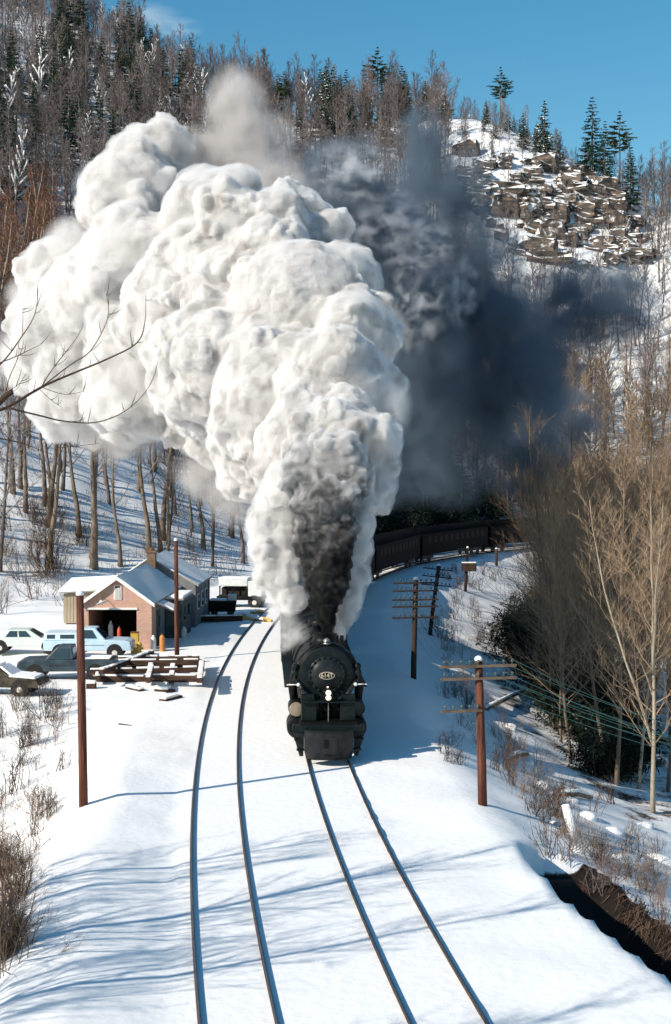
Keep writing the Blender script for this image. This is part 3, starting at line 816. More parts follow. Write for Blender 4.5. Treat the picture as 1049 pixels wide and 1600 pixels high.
# --- dark evergreens added at the hill foot to darken the valley behind the train
for k in range(62):
    d_ = rng.uniform(0, 1); x = np.interp(d_, [0, 0.3, 0.6, 1], [-3, 5, 20, 48]); y = np.interp(x, FOOT[:, 0], FOOT[:, 1]) + rng.uniform(1.5, 26)
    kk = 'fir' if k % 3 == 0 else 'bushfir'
    plant(kk, k, x, y, hz(x, y), rng.uniform(0.6, 1.0) if kk == 'fir' else rng.uniform(1.1, 2.3), rng.uniform(0, 6.28), 'dark evergreen added to deepen the shade on the slope directly behind the train', 'evergreens added behind the train', 'evergreen')
# --- trunks behind the garage, single
for px, py, sc, v in ((147, 888, 1.15, 1), (82, 800, 0.8, 0), (123, 838, 0.9, 0), (70, 790, 0.85, 2), (188, 885, 0.75, 0), (233, 865, 0.95, 0), (263, 850, 0.7, 1), (318, 858, 0.8, 0), (40, 800, 0.8, 1), (20, 770, 0.9, 2), (300, 830, 0.6, 2), (380, 880, 0.7, 0)):
    p = ground(px, py); plant('trunky', v, p.x, p.y, p.z, sc, rng.uniform(-0.3, 0.3), 'leafless tree with a bare trunk on the snowy slope behind the brick garage', 'trunks behind the garage')

# ------------------------------------------------------------------ the steam train
pmat('loco_black', (0.003, 0.0035, 0.004), 0.45, (0.008, 0.008, 0.008), 2.0, spec=0.14)
pmat('loco_grey', (0.008, 0.011, 0.013), 0.34, (0.018, 0.020, 0.022), 3.5, spec=0.22)
pmat('loco_graphite', (0.004, 0.008, 0.009), 0.45, (0.009, 0.014, 0.015), 5.0, spec=0.15)
pmat('steel_tan', (0.17, 0.135, 0.10), 0.5, (0.28, 0.225, 0.165), 4.0, spec=0.4)
pmat('steel_worn', (0.16, 0.15, 0.14), 0.4, (0.28, 0.26, 0.24), 6.0, metal=0.6)
pmat('white_paint', (0.75, 0.75, 0.73), 0.5)
pmat('plate_cream', (0.40, 0.35, 0.27), 0.5)
pmat('lamp_lit', (1, 0.9, 0.7), 0.4, emit=(1.0, 0.68, 0.38, 0.62))
pmat('wheel_black', (0.02, 0.019, 0.018), 0.6, (0.05, 0.045, 0.04), 6.0)
pmat('glass_dark', (0.01, 0.012, 0.014), 0.08, spec=0.6)
pmat('coach_glass', (0.004, 0.004, 0.005), 0.6, spec=0.1)
pmat('coach_body', (0.0035, 0.003, 0.003), 0.7, (0.006, 0.005, 0.005), 0.8, spec=0.08)
pmat('coach_roof', (0.003, 0.003, 0.003), 0.9, spec=0.05)

RAIL_TOP = RZ - 0.075
SL = float(np.interp(51.6, TR[:, 1], TS))                 # arc length of the pilot
def place(s_front, length):
    x0, y0, _ = tr_at(s_front); x1, y1, _ = tr_at(s_front + length)
    return (x0, y0, RAIL_TOP), -math.atan2(x1 - x0, y1 - y0)

loc, rz = place(SL, 17.0)
T = thing('steam_locomotive', 'large black steam locomotive with lit headlight coming along the snowy track', 'locomotive', loc, rz)
# pilot: smooth rounded shroud
def plan(hw, y0, bulge, back, z, n=13):
    P = []
    for i in range(n):
        u = -1 + 2 * i / (n - 1); P.append(Vector((hw * u, y0 + bulge * abs(u) ** 2.6, z)))
    return P + [Vector((hw, back, z)), Vector((-hw, back, z))]
mb = MB(); mb.loft(plan(0.84, 0.10, 0.42, 0.75, 0.16), plan(0.90, 0.0, 0.36, 0.75, 0.45)); mb.loft(plan(0.90, 0.0, 0.36, 0.75, 0.45), plan(0.90, -0.02, 0.34, 0.75, 1.20))
pil = mb.build('pilot', 'loco_grey', T, 'auto')
mb = MB(); mb.box((0.0, -0.022, 0.72), (0.55, 0.03, 0.62)); mb.build('coupler_door', 'loco_grey', pil, bevel=0.01)
mb = MB(); mb.box((-0.13, -0.045, 0.80), (0.16, 0.05, 0.30)); mb.build('door_latch', 'loco_black', pil, bevel=0.008)
mb = MB(); mb.loft(plan(0.93, -0.05, 0.36, 0.75, 1.2), plan(0.93, -0.05, 0.36, 0.75, 1.26)); mb.build('pilot_lip', 'loco_graphite', pil)
mb = MB(); mb.box((0, 0.62, 1.28), (2.66, 0.34, 0.24)); mb.build('buffer_beam', 'loco_graphite', T, bevel=0.015)
for s in (-1, 1):
    mb = MB(); mb.prism([(s * 1.34, 1.158), (s * 0.935, 1.158), (s * 0.935, 0.24), (s * 1.08, 0.24)], 'y', 0.52, 0.58)
    st = mb.build('step_plate', 'loco_grey' if s < 0 else 'loco_graphite', T)  # left plate lighter, right darker: sun and shade put into the colour
    for z, x in ((0.88, 1.14), (0.50, 1.05)):
        m2 = MB(); m2.box((s * x, 0.45, z), (0.28, 0.22, 0.05)); m2.build('step', 'loco_black', st)
mb = MB(); mb.box((0, 1.35, 1.44), (2.1, 1.7, 0.07)); mb.build('front_deck', 'loco_black', T)
for s in (-1, 1):
    mb = MB(); mb.box((s * 0.72, 1.12, 1.83), (0.56, 0.5, 0.70)); q = mb.build('pump_shield', 'loco_graphite', T, bevel=0.03)
    mb = MB(); mb.box((s * 0.76, 1.20, 2.30), (0.50, 0.4, 0.22)); mb.build('shield_top', 'loco_graphite', q, bevel=0.03)
    mb = MB(); mb.lathe((s * 0.26, 1.5, 1.48), (0, 0, 1), [(0, 0.14), (0.3, 0.14), (0.32, 0.09), (0.38, 0.09), (0.4, 0.13), (0.62, 0.13)], 12); mb.build('air_pump', 'loco_black', T, 'auto')
mb = MB(); mb.box((0, 1.0, 2.19), (2.02, 0.55, 0.035)); mb.build('headlight_shelf', 'loco_graphite', T)
mb = MB(); mb.tube([(0, 0.86, 1.47), (0, 0.86, 2.17)], 0.018, 6); mb.build('centre_rod', 'steel_worn', T)
# headlight with twin lamps
mb = MB(); n = 20
pl = [(0.155 * math.cos(2 * math.pi * k / n), 0.155 * math.sin(2 * math.pi * k / n) + (0.09 if math.sin(2 * math.pi * k / n) >= 0 else -0.09)) for k in range(n)]
mb.prism([(x, z + 2.455) for x, z in pl], 'y', 0.72, 1.0); hd = mb.build('headlight', 'loco_black', T, 'auto')
for z in (2.545, 2.365):
    mb = MB(); mb.lathe((0, 0.715, z), (0, -1, 0), [(0, 0.105), (0.015, 0.10), (0.03, 0.06)], 16); mb.build('lamp', 'lamp_lit', hd, True)
mb = MB(); mb.lathe((-0.03, 0.72, 2.76), (0, -1, 0), [(0, 0.035), (0.01, 0.03)], 10); mb.build('marker_lamp', 'lamp_lit', hd)
# smokebox and boiler
ZC = 3.02
mb = MB(); mb.lathe((0, 2.3, ZC), (0, 1, 0), [(0.0, 0.98), (0.05, 1.08), (0.12, 1.13), (2.6, 1.13), (2.62, 1.16), (7.5, 1.20), (13.6, 1.27)], 40); boi = mb.build('boiler', 'loco_black', T, 'auto')
for y in (4.9, 6.6, 8.4, 10.2, 12.0):
    mb = MB(); mb.lathe((0, y, ZC), (0, 1, 0), [(0, 1.19 + (y - 4.9) * 0.011), (0.001, 1.205 + (y - 4.9) * 0.011), (0.08, 1.206 + (y - 4.9) * 0.011), (0.081, 1.19 + (y - 4.9) * 0.011)], 40); mb.build('boiler_band', 'loco_graphite', boi)
mb = MB(); mb.lathe((0, 2.31, ZC), (0, -1, 0), [(-0.02, 1.04), (0.0, 1.03), (0.015, 1.0), (0.02, 0.8)], 40); sf = mb.build('smokebox_front', 'loco_graphite', T, 'auto')
mb = MB(); mb.lathe((0, 2.28, ZC - 0.02), (0, -1, 0), [(-0.02, 0.70), (0.05, 0.70), (0.07, 0.66), (0.08, 0.60), (0.12, 0.54), (0.19, 0.40), (0.22, 0.22), (0.225, 0.05)], 40); dr = mb.build('smokebox_door', 'loco_grey', T, True)
bolt = MB().lathe((0, 0, 0), (0, -1, 0), [(0, 0.05), (0.06, 0.05), (0.085, 0.03)], 8).mesh('door_dog', 'loco_graphite', True)
for k in range(20):
    a = 2 * math.pi * (k + 0.5) / 20; o = link('door_dog', bolt, dr); o.location = (0.655 * math.cos(a), 2.235, ZC - 0.02 + 0.655 * math.sin(a))
mb = MB(); mb.box((-0.66, 2.2, ZC + 0.25), (0.16, 0.1, 0.07)); mb.box((-0.66, 2.2, ZC - 0.3), (0.16, 0.1, 0.07)); mb.build('hinge', 'loco_black', dr)
# number plate
def ell(a, b, y, z, n=28): return [Vector((a * math.cos(2 * math.pi * k / n), y, z + b * math.sin(2 * math.pi * k / n))) for k in range(n)]
zp = ZC - 0.03
mb = MB(); mb.loft(ell(0.30, 0.145, 2.06, zp), ell(0.30, 0.145, 2.02, zp)); npl = mb.build('number_plate', 'plate_cream', T)
mb = MB(); mb.loft(ell(0.268, 0.115, 2.021, zp), ell(0.268, 0.115, 2.015, zp)); mb.build('plate_field', 'loco_black', npl)
fc = bpy.data.curves.new('number', 'FONT'); fc.body = '614T'; fc.size = 0.225; fc.align_x = 'CENTER'; fc.align_y = 'CENTER'; fc.extrude = 0.006; fc.offset = 0.006
fo = bpy.data.objects.new('tmp', fc); COL.objects.link(fo)
dg = bpy.context.evaluated_depsgraph_get(); tm = bpy.data.meshes.new_from_object(fo.evaluated_get(dg)); bpy.data.objects.remove(fo)
tm.materials.clear(); tm.materials.append(MATS['plate_cream'])
nb = link('plate_number', tm, npl); nb.location = (0, 2.008, zp); nb.rotation_euler = (R(90), 0, 0)
# stack, top fittings
mb = MB(); mb.lathe((0, 3.75, ZC + 1.0), (0, 0, 1), [(0, 0.62), (0.12, 0.50), (0.26, 0.46), (0.36, 0.49), (0.37, 0.40)], 24); mb.build('smokestack', 'loco_black', T, 'auto')
mb = MB(); mb.box((-0.46, 2.75, ZC + 1.02), (0.42, 0.5, 0.26)); mb.build('top_box', 'loco_graphite', T, bevel=0.03)
mb = MB(); mb.box((0.02, 2.36, ZC + 0.88), (0.14, 0.12, 0.26)); mb.build('front_bracket', 'loco_grey', T, bevel=0.015)
mb = MB(); mb.lathe((0.02, 2.55, ZC + 1.1), (0, 0, 1), [(0, 0.17), (0.04, 0.15), (0.18, 0.12), (0.24, 0.05)], 14); mb.build('bell', 'steel_worn', T, True)
for x in (0.42, 0.62): 
    mb = MB(); mb.tube([(x, 3.0, ZC + 0.85), (x, 3.0, ZC + 1.38)], 0.07, 8); mb.build('relief_valve', 'loco_black', T)
for y, h_ in ((6.2, 0.42), (9.2, 0.38)):
    mb = MB(); mb.lathe((0, y, ZC + 1.05), (0, 0, 1), [(0, 0.5), (0.2, 0.48), (h_ - 0.05, 0.4), (h_, 0.15)], 20); mb.build('dome', 'loco_black', T, True)
# handrails, pipes
mb = MB(); mb.tube([(1.22 * math.cos(a), 2.24, ZC + 1.22 * math.sin(a)) for a in np.linspace(R(-25), R(205), 26)], 0.022, 6); mb.build('front_handrail', 'loco_grey', T, True)
for s in (-1, 1):
    mb = MB(); mb.tube([(s * 0.78, 2.6, ZC + 0.7), (s * 1.16, 2.75, ZC + 0.1), (s * 1.28, 2.8, ZC - 0.6), (s * 1.22, 2.8, 1.9)], [0.17, 0.18, 0.18, 0.16], 10); mb.build('steam_pipe', 'loco_black', T, True)
    mb = MB(); mb.tube([(s * 0.45, 2.2, ZC - 0.98), (s * 0.75, 2.0, ZC - 0.78), (s * 1.02, 2.15, ZC - 0.42), (s * 1.2, 2.6, ZC - 0.2)], 0.085, 8); mb.build('lower_pipe', 'loco_grey', T, True)
    for k, (z, r_) in enumerate(((ZC + 0.28, 0.12), (ZC + 0.0, 0.15), (ZC - 0.3, 0.11))):
        mb = MB(); mb.lathe((s * 1.2, 2.5 + 0.1 * k, z), (0, -1, 0), [(0, r_), (0.2, r_), (0.24, r_ * 0.7)], 12); mb.build('valve', 'loco_graphite', T, True)
    mb = MB(); mb.box((s * 1.38, 9.3, 2.42), (0.42, 12.4, 0.06)); mb.build('running_board', 'loco_graphite', T)
    mb = MB(); mb.tube([(s * 1.45, 1.9, 2.68), (s * 1.10, 1.85, 2.68)], 0.022, 6); mb.tube([(s * 1.45, 1.9, 2.68), (s * 1.52, 1.9, 2.66)], 0.022, 6)
    mb.lathe((s * 1.08, 1.85, 2.61), (0, 0, 1), [(0, 0.01), (0.02, 0.055), (0.07, 0.075), (0.12, 0.055), (0.14, 0.01)], 12); mb.build('marker_rod', 'white_paint', T, True)
    # cylinders
    mb = MB(); mb.lathe((s * 1.08, 3.3, 1.02), (0, -1, 0), [(0, 0.44), (1.2, 0.44), (1.24, 0.40), (1.3, 0.36), (1.34, 0.18)], 24); cy = mb.build('cylinder', 'loco_black', T, 'auto')
    mb = MB(); mb.lathe((s * 1.08, 2.07, 1.02), (0, -1, 0), [(0, 0.37), (0.05, 0.36), (0.09, 0.24), (0.10, 0.1)], 20); mb.build('cylinder_cover', 'steel_tan' if s < 0 else 'loco_graphite', cy, 'auto')  # right cover dark: its shade is put into the colour
    mb = MB(); mb.lathe((s * 1.16, 3.1, 1.72), (0, -1, 0), [(0, 0.30), (1.0, 0.30), (1.06, 0.26), (1.1, 0.12)], 20); vc = mb.build('valve_chest', 'loco_black', T, 'auto')
    mb = MB(); mb.lathe((s * 1.16, 2.03, 1.72), (0, -1, 0), [(0, 0.275), (0.06, 0.26), (0.10, 0.12)], 20); mb.build('valve_cover', 'steel_tan' if s < 0 else 'loco_graphite', vc, 'auto')  # same here: the right side's shade is in the colour
    mb = MB(); mb.box((s * 1.08, 2.75, 1.4), (0.55, 1.0, 0.7)); mb.build('cylinder_saddle', 'loco_black', T, bevel=0.05)
    # wheels
    for y, r_ in ((1.55, 0.46), (3.75, 0.46), (5.9, 0.93), (7.85, 0.93), (9.8, 0.93), (11.75, 0.93), (13.9, 0.5), (15.4, 0.55)):
        mb = MB(); mb.lathe((s * 0.69, y, r_), (s, 0, 0), [(0, r_ + 0.03), (0.03, r_), (0.13, r_), (0.131, r_ * 0.86), (0.10, r_ * 0.84), (0.10, r_ * 0.3), (0.16, r_ * 0.25)], 26); w = mb.build('wheel', 'wheel_black', T, 'auto')
        if r_ > 0.9:
            m2 = MB(); m2.box((s * 0.84, y, r_ + 0.02), (0.06, 0.1, r_ * 1.6)); m2.box((s * 0.84, y, r_ + 0.02), (0.055, r_ * 1.6, 0.1)); m2.build('spoke', 'wheel_black', w)
    mb = MB(); mb.box((s * 0.97, 8.85, 0.62), (0.09, 6.1, 0.16)); mb.build('coupling_rod', 'steel_worn', T, bevel=0.02)
    mb = MB(); mb.box((s * 1.1, 5.9, 0.85), (0.08, 4.0, 0.15)); mb.build('main_rod', 'steel_worn', T, bevel=0.02)
mb = MB(); mb.box((0, 8.2, 1.35), (1.5, 13.5, 0.6)); mb.build('frame', 'loco_black', T)
mb = MB(); mb.box((0, 16.1, 3.1), (3.1, 2.6, 2.2)); cab_ = mb.build('cab', 'loco_black', T, bevel=0.05)
mb = MB(); mb.prism([(-1.62, 4.2), (1.62, 4.2), (1.5, 4.32), (0.7, 4.5), (-0.7, 4.5), (-1.5, 4.32)], 'y', 14.6, 17.7); mb.build('cab_roof', 'loco_black', cab_)
for s in (-1, 1):
    mb = MB(); mb.box((s * 1.56, 16.2, 3.65), (0.03, 1.3, 0.6)); mb.build('cab_window', 'glass_dark', cab_)

# tender
loc, rz = place(SL + 18.4, 13.4)
T2 = thing('tender', 'long black coal tender coupled behind the steam locomotive', 'tender', loc, rz)
mb = MB(); mb.box((0, 6.7, 2.55), (3.1, 13.2, 2.7)); mb.build('tank', 'loco_black', T2, bevel=0.12)
mb = MB(); mb.box((0, 6.7, 1.05), (2.6, 13.4, 0.28)); mb.build('underframe', 'loco_black', T2)
mb = MB(); mb.prism([(-1.2, 3.9), (1.2, 3.9), (0.6, 4.3), (-0.5, 4.35)], 'y', 1.0, 7.0); mb.build('coal_load', 'loco_black', T2)
for y in (1.2, 2.7, 4.2, 9.4, 10.9, 12.4):
    for s in (-1, 1):
        mb = MB(); mb.lathe((s * 0.69, y, 0.46), (s, 0, 0), [(0, 0.49), (0.03, 0.46), (0.13, 0.46), (0.14, 0.2)], 18); mb.build('wheel', 'wheel_black', T2)

# coaches (one built, the rest copied)
def make_coach():
    c = thing('passenger_coach', '', 'railway coach')
    mb = MB(); mb.prism([(-1.5, 1.0), (1.5, 1.0), (1.52, 3.2), (1.45, 3.4), (-1.45, 3.4), (-1.52, 3.2)], 'y', 0.2, 23.8); mb.build('body', 'coach_body', c)
    pr = [(1.48 * math.cos(a), 3.38 + 0.68 * math.sin(a)) for a in np.linspace(0, math.pi, 13)]
    mb = MB(); mb.prism(pr, 'y', 0.1, 23.9); mb.build('roof', 'coach_roof', c, 'auto')
    wm = MB().box((0, 0, 0), (0.04, 1.15, 0.75)).mesh('window', 'coach_glass')
    for s in (-1, 1):
        for k in range(11): o = link('window', wm, c); o.location = (s * 1.52, 2.5 + k * 1.9, 2.65)
    for y in (3.2, 20.8):
        mb = MB(); mb.box((0, y, 0.75), (2.2, 3.4, 0.35)); bg_ = mb.build('bogie', 'wheel_black', c, bevel=0.05)
        for yy in (-1.2, 1.2):
            for s in (-1, 1):
                mb = MB(); mb.lathe((s * 0.69, y + yy, 0.46), (s, 0, 0), [(0, 0.49), (0.03, 0.46), (0.13, 0.46), (0.14, 0.2)], 16); mb.build('wheel', 'wheel_black', bg_)
    return c
coach = make_coach()
CL = ['first coach behind the tender, mostly hidden by steam', 'second coach of the train, just emerging right of the steam column', 'third coach of the train, dark on the shaded curve', 'fourth coach of the train, far round the shaded curve', 'fifth and farthest coach of the train, almost behind the right-hand trees']
for i in range(5):
    c = coach if i == 0 else copy_tree(coach)
    loc, rz = place(SL + 32.6 + i * 24.9, 24.0); c.location = loc; c.rotation_euler = (0, 0, rz); tag(c, CL[i], 'railway coach', 'coaches of the steam train')

# ------------------------------------------------------------------ the yard: garage, shed, vehicles, timber
def brick_mat():
    m = bpy.data.materials.new('pink_brick'); m.use_nodes = True; nt = m.node_tree; b = nt.nodes['Principled BSDF']; L = nt.links.new
    tc = node(nt, 'ShaderNodeTexCoord'); sp = node(nt, 'ShaderNodeSeparateXYZ'); L(tc.outputs['Object'], sp.inputs[0])
    ad = node(nt, 'ShaderNodeMath', operation='ADD'); L(sp.outputs['X'], ad.inputs[0]); L(sp.outputs['Y'], ad.inputs[1])
    cx = node(nt, 'ShaderNodeCombineXYZ'); L(ad.outputs[0], cx.inputs['X']); L(sp.outputs['Z'], cx.inputs['Y'])
    br = node(nt, 'ShaderNodeTexBrick'); br.inputs['Scale'].default_value = 1.0; br.inputs['Brick Width'].default_value = 0.24; br.inputs['Row Height'].default_value = 0.08; br.inputs['Mortar Size'].default_value = 0.007
    br.inputs['Color1'].default_value = (0.60, 0.33, 0.25, 1); br.inputs['Color2'].default_value = (0.68, 0.42, 0.33, 1); br.inputs['Mortar'].default_value = (0.60, 0.48, 0.40, 1)
    L(cx.outputs[0], br.inputs['Vector'])
    n = node(nt, 'ShaderNodeTexNoise'); n.inputs['Scale'].default_value = 1.2; n.inputs['Detail'].default_value = 6; L(tc.outputs['Object'], n.inputs['Vector'])
    mx = node(nt, 'ShaderNodeMix', data_type='RGBA', blend_type='MULTIPLY'); mx.inputs['Factor'].default_value = 0.5; L(br.outputs['Color'], mx.inputs['A']); L(n.outputs['Color'], mx.inputs['B'])
    m2 = node(nt, 'ShaderNodeMix', data_type='RGBA'); m2.inputs['Factor'].default_value = 0.35; L(mx.outputs['Result'], m2.inputs['A']); L(br.outputs['Color'], m2.inputs['B'])
    L(m2.outputs['Result'], b.inputs['Base Color']); b.inputs['Roughness'].default_value = 0.9; b.inputs['Specular IOR Level'].default_value = 0.1
    bp = node(nt, 'ShaderNodeBump'); bp.inputs['Distance'].default_value = 0.01; bp.invert = True; L(br.outputs['Fac'], bp.inputs['Height']); L(bp.outputs['Normal'], b.inputs['Normal'])
    MATS['pink_brick'] = m
brick_mat()
pmat('chimney_brick', (0.12, 0.075, 0.05), 0.9, (0.2, 0.13, 0.09), 6)
pmat('white_board', (0.70, 0.69, 0.66), 0.6, (0.78, 0.77, 0.74), 2)
pmat('grey_board', (0.16, 0.165, 0.17), 0.8, (0.26, 0.26, 0.26), 1.2, stretch=(1, 1, 0.2))
pmat('shed_board', (0.24, 0.20, 0.14), 0.85, (0.36, 0.31, 0.23), 1.5, stretch=(4, 4, 0.3))
pmat('dark_inside', (0.02, 0.016, 0.014), 0.9)
pmat('roof_tin', (0.22, 0.20, 0.19), 0.7, (0.32, 0.30, 0.28), 1)
pmat('louver', (0.45, 0.45, 0.42), 0.7)
pmat('tarp_green', (0.05, 0.07, 0.065), 0.7, (0.10, 0.12, 0.11), 3)
pmat('old_timber', (0.032, 0.018, 0.012), 0.9, (0.085, 0.045, 0.03), 3, stretch=(0.4, 3, 3), bump=0.02)
pmat('pole_brown', (0.042, 0.014, 0.009), 0.85, (0.15, 0.05, 0.028), 5, bump=0.02, bscale=12, stretch=(3, 3, 0.2))
pmat('pole_dark', (0.03, 0.019, 0.014), 0.85, (0.06, 0.036, 0.025), 3.5, stretch=(2, 2, 0.25))
pmat('paint_blue', (0.40, 0.55, 0.66), 0.35, (0.48, 0.62, 0.72), 2, spec=0.5)
pmat('shell_white', (0.50, 0.62, 0.70), 0.4, (0.60, 0.70, 0.76), 1.5)
pmat('paint_pale', (0.50, 0.58, 0.52), 0.4, (0.60, 0.67, 0.61), 1.5, spec=0.5)
pmat('paint_slate', (0.018, 0.035, 0.045), 0.4, (0.05, 0.075, 0.09), 2, spec=0.5)
pmat('paint_wreck', (0.022, 0.02, 0.015), 0.8, (0.075, 0.062, 0.045), 3, spec=0.2)
pmat('rubber', (0.018, 0.017, 0.016), 0.8)
pmat('hub', (0.55, 0.54, 0.50), 0.5)
pmat('car_glass', (0.03, 0.05, 0.06), 0.08, spec=0.6)
pmat('chrome', (0.5, 0.5, 0.5), 0.25, metal=0.9)
pmat('bottle_orange', (0.42, 0.17, 0.05), 0.5, (0.52, 0.24, 0.08), 4)
pmat('bottle_red', (0.50, 0.08, 0.03), 0.5)
pmat('drum_white', (0.55, 0.58, 0.56), 0.6, (0.66, 0.68, 0.66), 4)
pmat('yellow_paint', (0.55, 0.33, 0.05), 0.6, (0.62, 0.42, 0.10), 4)
pmat('rust', (0.11, 0.045, 0.02), 0.9, (0.2, 0.09, 0.04), 5)

def slab(mb, A, B, th, up=(0, 0, 1)):
    """sheet given by four corners, thickened upward"""
    u = Vector(up) * th
    mb.loft([Vector(p) for p in A], [Vector(p) + u for p in A])

HB = Vector((-13.05, 84.9, 0)); HR = -0.03
H = thing('brick_garage', 'pink brick gabled garage with open door and snowy roof beside the yard', 'garage', HB, HR)
HW, EV, RG, LEN = 2.05, 2.9, 4.36, 11.7
mb = MB()
mb.box((-1.9, 0.1, 1.23), (0.30, 0.2, 2.46)); mb.box((1.6, 0.1, 1.23), (0.90, 0.2, 2.46))
mb.prism([(-HW, 2.46), (HW, 2.46), (HW, EV), (0, RG), (-HW, EV)], 'y', 0.0, 0.2)
mb.build('front_wall', 'pink_brick', H)
mb = MB(); mb.box((-HW + 0.1, LEN / 2, EV / 2), (0.2, LEN - 0.42, EV)); mb.build('side_wall', 'pink_brick', H)
mb = MB(); mb.box((HW - 0.1, 0.9, EV / 2), (0.2, 1.36, EV)); mb.build('side_wall', 'pink_brick', H)
mb = MB(); mb.box((HW - 0.1, LEN / 2 + 0.78, EV / 2), (0.16, LEN - 2.0, EV)); mb.build('side_wall', 'grey_board', H)
mb = MB(); mb.prism([(-HW, 0), (HW, 0), (HW, EV), (0, RG), (-HW, EV)], 'y', LEN - 0.2, LEN); mb.build('back_wall', 'grey_board', H)
mb = MB(); mb.box((0, LEN / 2, 0.03), (2 * HW - 0.5, LEN - 0.5, 0.06)); mb.build('floor', 'dark_inside', H)
mb = MB(); mb.box((0, 5.0, 1.4), (2 * HW - 0.5, 0.1, 2.8)); mb.box((-1.5, 2.6, 0.5), (0.6, 1.6, 1.0)); mb.build('inner_partition', 'dark_inside', H)
def gable_roof(H, y0, y1, wl, wr, ev, rg, ov, tin='roof_tin', xr=0.0):
    for s, w in ((-1, wl), (1, wr)):
        k = (rg - ev) / w; e = (xr + s * (w + ov), ev - ov * k)
        mb = MB(); slab(mb, [(xr, y0, rg), (e[0], y0, e[1]), (e[0], y1, e[1]), (xr, y1, rg)], None, 0.07); rf = mb.build('roof', tin, H)
        # snow in long lumpy sheet
        m2 = MB(); n, m_ = 14, 7; V = []
        for i in range(n + 1):
            for j in range(m_ + 1):
                u, v = i / n, j / m_; x = xr + (e[0] - xr) * (0.0 + 0.99 * v); y = y0 + 0.03 + (y1 - y0 - 0.06) * u; z = rg + (e[1] - rg) * 0.99 * v
                V.append((x, y, z + 0.085 + 0.05 * math.sin(u * 9 + v * 4) * 0.4 + rng.uniform(0, 0.03)))
        nv = len(V); Fc = []
        for i in range(n):
            for j in range(m_):
                q = i * (m_ + 1) + j; Fc.append((q, q + 1, q + m_ + 2, q + m_ + 1))
        bot = [(x, y, z - 0.12) for x, y, z in V]; edge = [i * (m_ + 1) for i in range(n + 1)]
        ring = [j for j in range(m_ + 1)] + [i * (m_ + 1) + m_ for i in range(1, n + 1)] + [n * (m_ + 1) + j for j in range(m_ - 1, -1, -1)] + [i * (m_ + 1) for i in range(n - 1, 0, -1)]
        for a_, b_ in zip(ring, ring[1:] + ring[:1]): Fc.append((a_, b_, b_ + nv, a_ + nv))
        m2.add(V + bot, Fc); m2.build('roof_snow', 'snow', rf, 'auto')
    return
gable_roof(H, -0.28, LEN + 0.05, HW, HW, EV, RG, 0.22)
for s in (-1, 1):
    k = (RG - EV) / HW; mb = MB(); mb.loft([(0, -0.31, RG - 0.12), (s * (HW + 0.22), -0.31, EV - 0.22 * k - 0.12), (s * (HW + 0.22), -0.31, EV - 0.22 * k + 0.10), (0, -0.31, RG + 0.10)],
        [(0, -0.27, RG - 0.12), (s * (HW + 0.22), -0.27, EV - 0.22 * k - 0.12), (s * (HW + 0.22), -0.27, EV - 0.22 * k + 0.10), (0, -0.27, RG + 0.10)]); mb.build('bargeboard', 'white_board', H)
mb = MB(); mb.box((0.02, -0.02, 3.48), (0.46, 0.06, 0.86)); gv = mb.build('gable_window', 'white_board', H)
mb = MB(); mb.box((0.02, -0.06, 3.40), (0.30, 0.03, 0.56)); mb.build('pane', 'louver', gv)
mb = MB(); mb.box((0.02, -0.06, 3.80), (0.30, 0.03, 0.12)); mb.build('vent', 'rust', gv)
mb = MB(); mb.box((-0.3, -0.03, 2.50), (3.0, 0.07, 0.12)); mb.build('lintel', 'white_board', H)
mb = MB(); mb.tube([(-0.9, 0.0, 3.15), (-0.92, -0.35, 3.25), (-0.9, -0.62, 3.05)], 0.025, 6); gl = mb.build('wall_lamp', 'chrome', H)
mb = MB(); mb.lathe((-0.88, -0.66, 3.05), (0.35, -0.2, -1), [(0, 0.06), (0.08, 0.10), (0.16, 0.36), (0.18, 0.36)], 16); mb.build('lamp_shade', 'drum_white', gl, True)
# rear wing, a little wider and taller
gable_roof(H, LEN + 0.08, LEN + 8.0, 2.5, 3.15, 3.0, 4.75, 0.25)
mb = MB(); mb.prism([(-2.5, 0), (3.15, 0), (3.15, 3.0), (0, 4.72), (-2.5, 3.0)], 'y', LEN + 0.25, LEN + 7.8); rw = mb.build('rear_wing', 'grey_board', H)
for k in range(3):
    mb = MB(); mb.box((3.17, LEN + 1.6 + k * 2.2, 1.7), (0.05, 0.9, 1.1)); w = mb.build('window', 'white_board', rw); mb = MB(); mb.box((3.2, LEN + 1.6 + k * 2.2, 1.7), (0.03, 0.7, 0.9)); mb.build('pane', 'car_glass', w)
mb = MB(); mb.box((3.17, LEN + 7.7, 1.5), (0.12, 0.18, 3.0)); mb.build('corner_board', 'rust', rw)
mb = MB(); mb.box((0.25, LEN - 0.3, 4.7), (0.56, 0.56, 1.2)); mb.box((0.25, LEN - 0.3, 5.25), (0.7, 0.7, 0.12)); ch = mb.build('chimney', 'chimney_brick', H)
mb = MB(); mb.cyl((0.25, LEN - 0.3, 5.3), (0.25, LEN - 0.3, 5.5), 0.14, 10); mb.build('chimney_pot', 'rust', ch)
